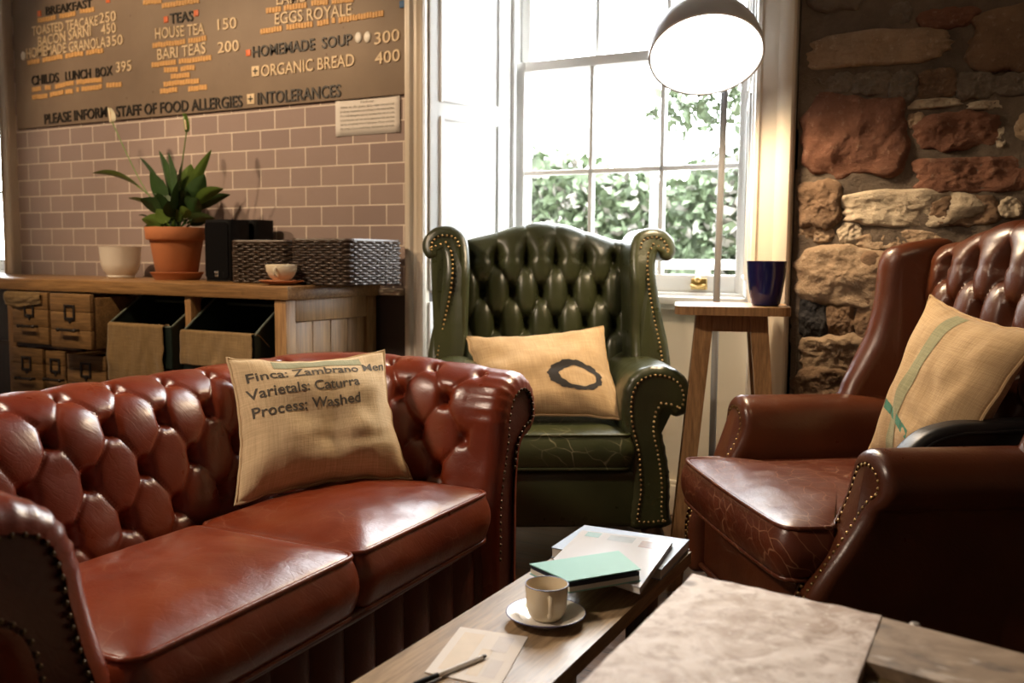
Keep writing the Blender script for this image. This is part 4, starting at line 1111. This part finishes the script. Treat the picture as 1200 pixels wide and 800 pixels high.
# ------------------------------------------------------------------ stone-topped table in the foreground
FZ = .60
ft = thing('stone_table', 'rough pale stone-topped table in the right foreground', 'table', (-.1, .85, 0))
def FT(x, y, z): return Vector((x+.1, y-.85, z))
b = B()
def top_fn(u, v):
    x = -.425+.285*u; y = .33+(1.405-.035*u-.33)*v
    return FT(x, y, FZ+.002*noise.noise(Vector((x*30, y*30, 0))))
b.grid(top_fn, 40, 80)
b.prism([FT(-.425, .33, FZ-.05), FT(-.14, .33, FZ-.05), FT(-.14, 1.37, FZ-.05), FT(-.425, 1.405, FZ-.05)], (0, 0, .049)); b.obj('stone_slab', M['stone_top'], ft, 40)
b = B(); b.prism([FT(-.1395, 1.205, FZ-.055), FT(.62, 1.05, FZ-.055), FT(.62, 1.19, FZ-.055), FT(-.1395, 1.37, FZ-.055)], (0, 0, .053)); b.bevel(.004); b.obj('plank', M['rustic'], ft, 30)
b = B(); b.prism([FT(-.138, .34, FZ-.055), FT(.62, .34, FZ-.055), FT(.62, 1.048, FZ-.055), FT(-.138, 1.203, FZ-.055)], (0, 0, .038)); b.obj('inset_board', M['olive_wood'], ft, 30)
for x, y in ((-.37, 1.31), (.56, 1.11), (-.37, .40), (.56, .40)):
    b = B(); b.box(*(FT(x-.03, 0, 0).x, FT(x+.03, 0, 0).x), FT(0, y-.03, 0).y, FT(0, y+.03, 0).y, 0, FZ-.055, .004); b.obj('leg', M['dark_wood'], ft, 30)
sc_p = at_z(1072, 728, FZ); b = B(); b.lathe([(0, .003), (.006, .003), (.008, 0), (0, 0)], 14, FT(sc_p.x, sc_p.y-.0, FZ-.005)); b.obj('bolt', M['steel'], ft)

# ------------------------------------------------------------------ counter against the tiled wall
CX0, CX1, CY0, CY1, CZ = -5.6, -2.48, 2.77, 3.375, .978
ct = thing('wooden_counter', 'long reclaimed pine counter against the tiled wall', 'counter', (-4.0, 3.0, 0))
def CC(x0, x1, y0, y1, z0, z1, bev=.004, name='panel', mat='pine', par=None):
    b = B(); b.box(x0+4.0, x1+4.0, y0-3.0, y1-3.0, z0, z1, bev); return b.obj(name, M[mat], par or ct, 30)
CC(CX0, CX1, CY0, CY1, CZ-.055, CZ, .005, 'worktop', 'pine_x')
for x in (CX0+.04, -4.22, -3.037, CX1-.05): CC(x-(.018 if x == -3.037 else .03), x+(.018 if x == -3.037 else .03), CY0+.012, CY0+.07, 0, CZ-.055, .004, 'post')
CC(CX1-.08, CX1-.02, CY1-.07, CY1-.005, 0, CZ-.055, .004, 'post')
CC(CX1-.07, CX1-.022, CY0+.072, CY1-.072, CZ-.145, CZ-.055, .004, 'rail')
b = B()
for k in range(4): y0 = CY0+.074+(CY1-.07-CY0-.078)*k/4; b.box(CX1-.06+4, CX1-.035+4, y0-3.0, y0+(CY1-CY0-.152)/4-.002-3.0, .06, CZ-.147, .002)
b.obj('side_panel', M['pine'], ct, 30)
CC(CX0+.02, CX1-.1, CY1-.03, CY1-.005, .05, CZ-.06, .0, 'back_panel', 'dark_wood')
CC(CX0+.02, CX1-.1, CY0+.08, CY1-.03, .05, .08, .0, 'bottom_shelf', 'dark_wood')
CC(CX0+.07, -3.72, CY0+.015, CY0+.04, .655, .675, .0, 'rail', 'dark_wood')

def drawer(label, px0, px1, y0, y1, pull, group='wooden crate drawers in the counter', pull_side=True):
    Y = CY0+.005-pull; a = at_Y(px0, y0, Y); c = at_Y(px1, y1, Y); wd, ht = c.x-a.x, a.z-c.z
    r = thing('crate_drawer', label, 'drawer', ((a.x+c.x)/2, Y, c.z), 0, group)
    b = B(); h3 = ht/3
    for k in range(3): b.box(-wd/2, wd/2, 0, .02, k*h3+.001, (k+1)*h3-.001, .002)
    b.obj('drawer_front', M['crate'], r, 30)
    b = B(); b.box(-wd/2+.005, -wd/2+.02, .02, .42, .0, ht*.93, .002); b.box(wd/2-.02, wd/2-.005, .02, .42, .0, ht*.93, .002); b.box(-wd/2+.02, wd/2-.02, .02, .42, .004, .014); b.box(-wd/2+.02, wd/2-.02, .405, .42, .014, ht*.9)
    b.obj('drawer_box', M['crate'], r, 30)
    b = B(); w2, h2, zc_ = .036, .034, ht*.66
    b.box(-w2, -w2+.012, -.006, .0, zc_-h2, zc_+h2, .002); b.box(w2-.012, w2, -.006, .0, zc_-h2, zc_+h2, .002); b.box(-w2+.012, w2-.012, -.006, 0, zc_-h2, zc_-h2+.012, .002); b.box(-w2+.012, w2-.012, -.006, 0, zc_+h2-.010, zc_+h2, .002)
    b.prism([Vector((-.012, -.005, zc_-h2)), Vector((.012, -.005, zc_-h2)), Vector((0, -.005, zc_-h2-.016))], (0, .005, 0)); b.obj('card_holder', M['iron'], r, 30)
    b = B(); b.tube([(-.055, 0, ht*.34), (-.055, -.022, ht*.34), (.055, -.022, ht*.34), (.055, 0, ht*.34)], .006, 8); b.sphere((-.055, -.022, ht*.34), .009); b.sphere((.055, -.022, ht*.34), .009); b.obj('handle', M['iron'], r)
    return r
drawer('wooden drawer at upper left of the counter front with burlap over its edge', 13, 57, 341, 404, .02)
d2 = drawer('wooden drawer pulled out farthest beside the dark metal bin', 58, 107, 343, 410, .10)
drawer('wooden drawer at lower left of the counter front below the burlap scrap', 13, 51, 406, 463, .01)
drawer('wooden drawer in the lower row just right of its left end, set back', 53, 78, 410, 463, .0)
drawer('wooden drawer in the lower row nearest the hanging burlap', 78, 125, 414, 470, .03)

def hop_bin(label, px0, px1, ytop, ybot, group='dark green metal bins in the counter'):
    Yf = 2.73; a = at_Y(px0, ytop, Yf); c = at_Y(px1, ytop, Yf); wd = c.x-a.x; zl = a.z
    r = thing('metal_bin', label, 'bin', ((a.x+c.x)/2, 2.88, 0.50), 0, group)
    zt = .915-.50; zl -= .50
    side = [Vector((0, -.15, zl)), Vector((0, .03, zt)), Vector((0, .30, zt)), Vector((0, .30, 0)), Vector((0, -.0, 0)), Vector((0, -.15, .12))]
    b = B()
    for sx in (-1, 1): b.prism([p+Vector((sx*(wd/2)-.004, 0, 0)) for p in side], (.006, 0, 0))
    b.box(-wd/2, wd/2, -.153, -.147, .12, zl); b.box(-wd/2, wd/2, .295, .30, 0, zt); b.box(-wd/2, wd/2, 0, .30, 0, .006)
    b.prism([Vector((-wd/2, -.15, .12)), Vector((-wd/2, 0, 0)), Vector((-wd/2, 0, .006)), Vector((-wd/2, -.144, .122))], (wd, 0, 0))
    bo_ = b.obj('bin_shell', M['bin_green'], r, 30)
    b = B()
    for sx in (-1, 1): b.tube([(sx*wd/2, -.15, zl), (sx*wd/2, .03, zt)], .005, 8)
    b.tube([(-wd/2, .10, zt-.03), (wd/2, .10, zt-.03)], .006, 8); b.tube([(-wd/2, -.15, zl), (wd/2, -.15, zl)], .005, 8); b.obj('rolled_edge', M['bin_edge'], r)
    return r, a, c, zl+.50, wd
hb1, a1, c1_, z1_, w1_ = hop_bin('dark green metal bin left of its twin, with twine inside', 128, 201, 379, 400)
hb2, a2, c2_, z2_, w2_ = hop_bin('dark metal bin nearest the counter corner', 215, 298, 388, 400)
def hung_cloth(label, px0, px1, ytop, ybot, zlip, seed, Yf=2.722):
    a = at_Y(px0, ytop, Yf); c = at_Y(px1, ytop, Yf); dz = a.z-at_Y((px0+px1)/2, ybot, Yf).z; L = dz+.11
    b = B()
    def fn(u, v):
        x = a.x+(c.x-a.x)*u+.006*noise.noise(Vector((u*3, v*8, seed))); s = v*L
        if s < .10: y = Yf+.09-s*.92; z = zlip-.055+.06*math.sin(PI/2*min(1, s/.10))+.004
        else: y = Yf-.012-.012*noise.noise(Vector((u*4+seed, v*2, 1)))*v-.008*noise.noise(Vector((u*9+seed, v*4, 3)))*v; z = zlip+.008-(s-.10)-.008*noise.noise(Vector((u*5, seed, 2)))*v
        return Vector((x, y, z))
    b.grid(fn, 40, 40, su=c.x-a.x, sv=L)
    for f in list(b.bm.faces): pass
    o = b.obj('burlap_cloth', M['burlap_dark'], None, 80, fixn=False)
    m_ = o.modifiers.new('thick', 'SOLIDIFY'); m_.thickness = .003; m_.offset = 1
    return tag(o, label, 'cloth', 'burlap cloths hung on the counter')
hung_cloth('longer burlap cloth hanging over the left metal bin', 128, 193, 379, 448, z1_, 1.0)
hung_cloth('shorter wrinkled burlap cloth hanging over the metal bin nearest the counter corner', 213, 297, 386, 427, z2_, 4.0)
# burlap scrap on the upper-left drawer
a = at_Y(6, 342, CY0-.02); c = at_Y(48, 342, CY0-.02); b = B()
b.grid(lambda u, v: Vector((a.x+(c.x-a.x)*u, CY0-.022-.006*math.sin(PI*min(1, v*1.2))-.004*noise.noise(Vector((u*6, v*6, 2))), a.z+.004-.075*v*(1-.5*abs(u-.35)))), 24, 16, su=.2, sv=.1)
o = b.obj('burlap_scrap', M['burlap_dark'], None, 80, fixn=False); m_ = o.modifiers.new('thick', 'SOLIDIFY'); m_.thickness = .002; tag(o, 'small frayed burlap scrap draped over the upper left drawer', 'cloth')
b = B(); tz = .86
pts = [Vector((a1.x+.17+.05*math.cos(k*.7)+.01*rnd.random(), 2.84+.04*math.sin(k*.7), tz-.10+.03*math.sin(k*1.9))) for k in range(60)]
b.tube(pts, .003, 5); tag(b.obj('twine', M['burlap_pale']), 'loose coil of pale twine inside the left metal bin', 'twine')

def on_counter(px, Y): p = at_Y(px, 330, Y); return p.x
CZt = CZ+.0005
x = on_counter(142, 3.2); pot = thing('ceramic_pot', 'empty white ceramic pot left of the potted plant', 'pot', (x, 3.2, CZt))
b = B(); b.lathe([(0, 0), (.062, 0), (.066, .004), (.064, .012), (.082, .035), (.094, .07), (.100, .148), (.103, .155), (.096, .155), (.09, .08), (.07, .03), (0, .02)], 44); b.obj('pot_body', M['ceramic'], pot, 50)
PX, PY = on_counter(208, 3.13), 3.13
ps = thing('plant_saucer', 'terracotta saucer under the potted plant on the counter', 'saucer', (PX, PY, CZt))
b = B(); b.lathe([(0, 0), (.10, 0), (.118, .03), (.122, .034), (.116, .036), (.10, .012), (0, .010)], 44); b.obj('saucer_body', M['terracotta'], ps, 50)
pl = thing('potted_plant', 'peace lily in a terracotta pot on the counter', 'plant', (PX, PY, CZt+.0125))
b = B(); b.lathe([(0, 0), (.088, 0), (.092, .004), (.120, .172), (.134, .174), (.137, .178), (.141, .228), (.139, .232), (.128, .232), (.118, .19), (0, .19)], 48); b.obj('pot', M['terracotta'], pl, 40)
b = B(); b.lathe([(0, .205), (.06, .208), (.122, .203)], 30); b.obj('soil', M['soil'], pl)
def leaf(base, tip, wid, mat, curl=.25, twist=0.0):
    base, tip = Vector(base), Vector(tip); d = tip-base; L = d.length; hor = Vector((d.x, d.y, 0)); hor = hor.normalized() if hor.length > .01 else Vector((1, 0, 0))
    mid = base.lerp(tip, .45)+Vector((0, 0, L*curl)); start = base.lerp(tip, .0)
    def bez(t_): return base*(1-t_)**2+mid*2*t_*(1-t_)+tip*t_*t_
    side = d.cross(Vector((0, 0, 1))); side = side.normalized() if side.length > .01 else Vector((1, 0, 0))
    side = (Matrix.Rotation(twist, 3, d.normalized()) @ side)
    b = B(); b.tube([bez(.5*k/8) for k in range(9)], .0035, 6)
    def fn(u, v):
        t_ = .42+.58*v; w_ = 1.35*wid*(math.sin(PI*min(1, v*1.0)**.75)**.8)*(2*u-1); p = bez(t_)
        tg = (bez(min(1, t_+.01))-bez(t_-.01)).normalized(); nn = side.cross(tg)
        return p+side*w_+nn*(abs(2*u-1)*wid*.28*math.sin(PI*v))
    b.grid(fn, 6, 14); o = b.obj('leaf', mat, pl, 80, fixn=False); return o
def LP(px, py, dy=0.0): p = at_Y(px, py, PY+dy); return p-Vector((PX, PY, CZt+.0125))
r_ = random.Random(5)
for px, py, dy, wd_, mt_, cu_, tw in ((108, 203, -.05, .030, 'leaf_lit', .30, .6), (163, 184, .02, .036, 'leaf', .12, .9), (150, 232, -.08, .030, 'leaf_lit', .22, .5), (162, 252, -.03, .022, 'leaf', .2, .3),
        (186, 176, .05, .045, 'leaf', .0, 1.4), (197, 178, -.02, .045, 'leaf', .02, 1.2), (214, 186, -.05, .042, 'leaf', .06, 1.1), (224, 192, .03, .045, 'leaf_lit', .08, 1.2), (248, 175, .0, .022, 'leaf_lit', .05, .7),
        (262, 221, -.06, .026, 'leaf_lit', .26, .4), (270, 228, .04, .026, 'leaf', .25, .5), (240, 204, -.03, .04, 'leaf', .1, 1.0), (252, 256, -.02, .026, 'leaf', .25, .4), (176, 200, -.06, .036, 'leaf', .12, .9),
        (184, 226, -.09, .032, 'leaf', .15, .7), (232, 232, -.09, .034, 'leaf', .15, .8), (208, 212, -.10, .040, 'leaf', .1, 1.0), (196, 236, -.11, .032, 'leaf', .2, .8), (222, 246, -.11, .026, 'leaf_lit', .25, .6), (172, 262, -.09, .022, 'leaf', .28, .4), (205, 196, .06, .045, 'leaf', .05, 1.2), (190, 208, .04, .042, 'leaf', .08, 1.1), (218, 222, .05, .04, 'leaf', .1, 1.0)):
    leaf((r_.uniform(-.04, .04), r_.uniform(-.03, .03), .20), LP(px, py, dy), wd_*.85, M[mt_], cu_, (max(tw, .8) if px > 200 else tw) * (-1 if px > 215 else 1))
for k in range(22):
    an = r_.uniform(0, 6.28); rr = r_.uniform(.08, .22); hh = r_.uniform(.26, .46)
    leaf((r_.uniform(-.05, .05), r_.uniform(-.04, .04), .20), Vector((rr*math.cos(an), rr*.6*math.sin(an)-.02, hh-.35*rr)), r_.uniform(.020, .032), M['leaf' if r_.random() < .75 else 'leaf_lit'], r_.uniform(.1, .3), r_.choice((-1, 1))*r_.uniform(.6, 1.3))
for px, py, bx, by, mt_, ln in ((131, 142, 166, 215, 'spathe', .075), (219, 152, 212, 205, 'leaf_lit', .085)):
    top = LP(px, py, -.02); md = LP(bx, by, -.02); b = B(); sp2, _ = spline([(0, 0, .2), tuple(md), tuple(top)], 16); b.tube(sp2, .003, 6); st_ = b.obj('flower_stem', M['leaf_lit'], pl)
    b = B()
    def spf(u, v):
        w_ = .026*math.sin(PI*min(1, v**.8))**.8*(2*u-1) if mt_ == 'spathe' else .016*math.sin(PI*min(1, v**.8))**.8*(2*u-1)
        return top+Vector((w_*.9, -.012+abs(2*u-1)*.02, -.01+ln*v+0))+Vector((-.012*v, 0, 0))
    b.grid(spf, 6, 12); b.obj('spathe', M[mt_], st_, 80, fixn=False)
    b = B(); b.tube([top+Vector((0, -.004, 0)), top+Vector((-.004, -.006, .045))], [.005, .004], 8); b.obj('spadix', M['letter_pale'], st_)

def speaker(label, px0, px1, Y, ht, dep_):
    a = at_Y(px0, 300, Y); c = at_Y(px1, 300, Y); wd = c.x-a.x
    r = thing('speaker', label, 'speaker', ((a.x+c.x)/2, Y+dep_/2, CZt), 0, 'pair of black speakers on the counter')
    b = B(); b.prism([Vector((x, y, 0)) for x, y in rrect(-wd/2, wd/2, -dep_/2, dep_/2, .022)], (0, 0, ht)); b.bevel(.012, 3); b.obj('speaker_body', M['black'], r, 40)
    b = B(); b.prism([Vector((x, -dep_/2-.004, z)) for x, z in rrect(-wd/2+.012, wd/2-.012, .012, ht-.012, .016)], (0, .006, 0)); b.bevel(.002); b.obj('grille', M['cloth_black'], r, 40)
    b = B(); b.box(-.012, .012, -dep_/2-.006, -dep_/2-.003, .035, .045, .001); b.box(-.010, .010, -dep_/2-.006, -dep_/2-.003, .022, .030, .001); b.obj('badge', M['steel'], r)
    return r
speaker('black speaker right beside the terracotta pot', 239, 270, 3.06, .275, .13)
speaker('black speaker half hidden behind the wicker baskets', 272, 300, 3.21, .280, .13)

def basket(label, px0, px1, Yf, dep_, ht, seed):
    a = at_Y(px0, 326, Yf); c = at_Y(px1, 326, Yf); wd = c.x-a.x
    r = thing('wicker_basket', label, 'basket', ((a.x+c.x)/2, Yf+dep_/2, CZt), 0, 'wicker baskets on the counter')
    out = rrect(-wd/2, wd/2, -dep_/2, dep_/2, .035, 5); N = 150; pts, per = spline(out, N+1, True); pts = pts[:N]; nr = normals2(pts)
    b = B(); rows = int(ht/.0105); stk = int(per/.03/2)*2
    for k in range(rows):
        z = .006+k*.0105; loop = []
        for i, p in enumerate(pts):
            ph = i/N*stk*PI+(PI if k % 2 else 0); off = .006*math.sin(ph)+.002*noise.noise(Vector((i*.3, k*2.1, seed)))
            loop.append(Vector((p.x, p.y, z+.002*noise.noise(Vector((i*.2, k, seed+4)))))-nr[i]*(off-.0))
        b.tube(loop, .0056, 5, closed=True)
    wv = b.obj('woven_sides', M['wicker'], r, 80)
    b = B()
    for i in range(stk): p = pts[int(i*N/stk)]; b.tube([(p.x, p.y, .002), (p.x, p.y, ht+.006)], .004, 5)
    b.obj('stakes', M['wicker'], r)
    b = B(); b.tube([Vector((p.x, p.y, ht)) for p in pts], .009, 6, closed=True); b.obj('rim', M['wicker'], r)
    b = B(); b.prism([Vector((p.x*.98, p.y*.98, .002)) for p in pts], (0, 0, .008)); b.obj('basket_bottom', M['wicker'], r)
    return r
M['wicker'] = plain('dark_wicker', (.052, .032, .020), .38, var=.5, scale=50)
basket('dark wicker basket in the middle of the counter beside the speakers', 271, 338, 2.96, .24, .175, 1.0)
basket('dark wicker basket at the right end of the counter', 341, 409, 2.94, .36, .180, 5.0)
Y_ = 2.86; x = on_counter(330, Y_); sc2 = thing('terracotta_saucer', 'terracotta coloured saucer on the front corner of the counter', 'saucer', (x, Y_, CZt))
b = B(); b.lathe([(0, 0), (.045, 0), (.06, .006), (.088, .016), (.09, .018), (.086, .019), (.058, .010), (0, .007)], 44); b.obj('saucer_body', M['terracotta'], sc2, 50)
cp2 = thing('teacup', 'cream wide cup on the terracotta saucer', 'cup', (x, Y_, CZt+.0105))
b = B(); b.lathe([(0, 0), (.028, 0), (.031, .004), (.029, .008), (.048, .022), (.060, .045), (.0635, .070), (.062, .072), (.060, .068), (.054, .04), (.04, .018), (0, .012)], 44); b.obj('cup_body', M['cream_china'], cp2, 50)
hd2 = Vector((.37, -.93, 0)).normalized(); hs, _ = spline([tuple(hd2*r+Vector((0, 0, z))) for r, z in ((.058, .055), (.074, .058), (.082, .046), (.076, .032), (.052, .026))], 18)
b = B(); b.tube(hs, .005, 8); b.obj('handle', M['cream_china'], cp2)

# ------------------------------------------------------------------ menu board with wooden lettering
BY = WY-.016
bl, br_ = at_Y(20, 151.2, BY), at_Y(475, 108, BY)
mb = thing('menu_board', 'large brown menu board with raised wooden lettering above the tiles', 'menu board', ((bl.x+br_.x)/2, WY, bl.z))
BO = Vector(((bl.x+br_.x)/2, WY, bl.z))
b = B(); b.box(bl.x-BO.x, br_.x-BO.x-.003, -.016, -.001, .0, .95, .002); b.obj('board', M['board'], mb, 30)
TXT = [('BREAKFAST', 54.5, 18, 108.7, 9, 10, 1), ('TOASTED TEACAKE', 38.7, 42, 116, 29.5, 11, 0), ('250', 117.5, 27.5, 137, 24.5, 12, 0), ('BACON SARNI', 45.7, 55, 107.5, 42, 12, 0), ('450', 119.5, 41, 137, 38, 12, 0),
       ('HOMEMADE GRANOLA', 32, 68.7, 125, 55, 12, 0), ('350', 125.8, 55, 145, 52, 12, 0), ('CHILDS', 38, 100, 69.5, 96, 11, 1), ('LUNCH', 77.5, 95, 107, 91.3, 11, 1), ('BOX', 113, 90.5, 132.5, 88, 11, 1), ('395', 137, 85, 155, 82.5, 12, 0),
       ('PLEASE INFORM', 53, 145.5, 126, 137, 12, 1), ('STAFF OF FOOD ALLERGIES', 137, 137, 284.5, 125, 13, 1), ('INTOLERANCES', 302.5, 122.5, 400, 113, 14, 1),
       ('TEAS', 200, 28, 227, 24.5, 12, 1), ('HOUSE TEA', 183, 46, 240.5, 40, 13, 0), ('150', 256, 35.5, 278, 33, 13, 0), ('BARI TEAS', 185.5, 70.5, 242, 62.5, 13, 0), ('200', 256, 62.5, 281, 59.5, 13, 0),
       ('LAMB', 325, 6, 359, 2, 14, 0), ('EGGS ROYALE', 323, 29, 413, 18, 14, 0), ('HOMEMADE', 297, 67.5, 369.5, 58.2, 13, 1), ('SOUP', 378, 57, 413, 52.5, 13, 1), ('300', 439.5, 52.5, 469, 47.5, 14, 0), ('ORGANIC BREAD', 307, 90, 416, 77, 14, 0), ('400', 440, 76, 469.5, 71, 14, 0)]
for s_, x0, y0, x1, y1, hp_, blk in TXT:
    p0, p1 = at_Y(x0, y0, BY), at_Y(x1, y1, BY); hz = at_Y((x0+x1)/2, (y0+y1)/2-hp_, BY).z-at_Y((x0+x1)/2, (y0+y1)/2, BY).z
    jig = random.Random(len(s_)*31+int(x0))
    o = put_text('lettering', s_, lambda u, h, d: Vector((p0.x+(p1.x-p0.x)*u-BO.x, -.0165-d*.075, p0.z+(p1.z-p0.z)*u+h*hz-BO.z)), M['letter_black' if blk else 'letter_pale'], mb, .008, .035)
ROWS = [(44.5, 24.5, 66, 20.5), (70, 19.5, 89, 16), (94, 13.5, 111, 11), (32.5, 73.5, 47, 71), (50, 70.5, 74, 66), (77, 66, 98, 62.5), (101.5, 62, 121.5, 59), (38, 105, 48.5, 103.5), (53, 103, 60, 102), (65, 101.5, 87, 97), (90, 96.5, 120, 93.5), (38, 114, 56, 112), (59, 111, 75, 107.5), (77, 107.5, 86, 106.5), (90, 106, 93, 105), (96, 104.5, 120, 101.5), (125, 100.5, 143, 98.5),
        (179, 53.5, 218, 49), (221, 48.5, 242.5, 44.5), (178, 76.5, 207, 73), (210, 72, 248, 68), (192.5, 82.5, 209, 81), (212, 81, 229, 79), (200.5, 90, 223, 88), (192, 99, 234, 94.5), (188, 107.5, 208.5, 105), (221, 104.5, 243, 102), (168, 3.5, 190, .5), (190, 7, 234, .5),
        (312, 13, 330, 10), (333, 9.5, 360, 6), (365, 4, 385, 2), (389, 2, 415, -1), (305.5, 37.5, 331, 33.5), (336, 32.5, 367, 28), (372, 27.5, 386, 25.5), (389, 25, 393.5, 24), (397, 24, 450, 15.5)]
for x0, y0, x1, y1 in ROWS:
    p0, p1 = at_Y(x0, y0, BY), at_Y(x1, y1, BY); b = B(); n_ = max(1, round((x1-x0)/3.3)); wq = (p1.x-p0.x)/n_; hz = .0125
    for k in range(n_):
        f = (k+.5)/n_; xx_ = p0.x+(p1.x-p0.x)*f-BO.x; zz_ = p0.z+(p1.z-p0.z)*f-BO.z+rnd.uniform(-.002, .002)
        b.box(xx_-wq*.46, xx_+wq*.46, -.0205, -.0160, zz_-hz, zz_+hz, .001, 1)
    b.obj('letter_tiles', M['letter_tile'], mb, 30)
for x0, y0, mt_ in ((46.5, 16, 'marker_red'), (127, 0, 'marker_red'), (195, 23, 'marker_red'), (230.5, 15.5, 'marker_red'), (291.5, 62, 'marker_red'), (472, 5, 'marker_blue')):
    p0 = at_Y(x0, y0, BY)-BO; b = B(); b.box(p0.x-.015, p0.x+.015, -.021, -.016, p0.z-.015, p0.z+.015, .002); b.obj('square_marker', M[mt_], mb, 30)
for x0, y0 in ((27.7, 65.5), (420.5, 44), (431, 43.5)):
    p0 = at_Y(x0, y0, BY)-BO; b = B(); b.sphere((p0.x, -.019, p0.z), .024, seg=16, sc_=(.8, .25, 1)); b.obj('round_marker', M['ceramic'], mb)
for x0, y0 in ((294.5, 116), (300, 83.5)):
    p0 = at_Y(x0, y0, BY)-BO; b = B(); b.box(p0.x-.024, p0.x+.024, -.021, -.016, p0.z-.024, p0.z+.024, .002)
    so_ = b.obj('square_marker', M['letter_pale'], mb, 30); b = B(); b.box(p0.x-.014, p0.x+.014, -.0225, -.0205, p0.z-.003, p0.z+.003); b.box(p0.x-.003, p0.x+.003, -.0225, -.0205, p0.z-.014, p0.z+.014); b.obj('plus_sign', M['letter_black'], so_, 0)

# paper notice on the tiles
n0, n1_ = at_Y(394, 160, WY-.003), at_Y(469, 111, WY-.003); nz0, nz1 = at_Y(394, 160, WY-.003).z, at_Y(394, 117, WY-.003).z
nt = thing('paper_notice', 'white printed paper notice stuck on the tiles below the menu board', 'notice', ((n0.x+n1_.x)/2, WY, nz0)); NO = Vector(((n0.x+n1_.x)/2, WY, nz0)); nw, nh = n1_.x-n0.x, nz1-nz0
b = B(); b.grid(lambda u, v: Vector((-nw/2+nw*u, -.003-.004*abs(2*u-1)**4, nh*v)), 12, 4); o = b.obj('sheet', M['paper'], nt, 60, fixn=False); m_ = o.modifiers.new('thick', 'SOLIDIFY'); m_.thickness = .001
LN = ['Disclaimer', 'Whilst we offer gluten, dairy, vegan and nut free', 'products, we produce everything in the same kitchen.', 'Our staff take great care to minimise the risk of cross', 'contamination, but we cannot guarantee that any item', 'can be completely free of allergens. Please consider', 'this in light of your intolerances, requirements and needs.']
for k, s_ in enumerate(LN):
    hw = nw*(.10 if k == 0 else .42); zb_ = nh*(.86-.115*k)
    put_text('printed_text', s_, lambda u, h, d: Vector((-hw+2*hw*u, -.0062-.004*abs(2*(.5+(-hw+2*hw*u)/nw)-1)**4, zb_+h*nh*.052)), M['ink_grey'], nt)
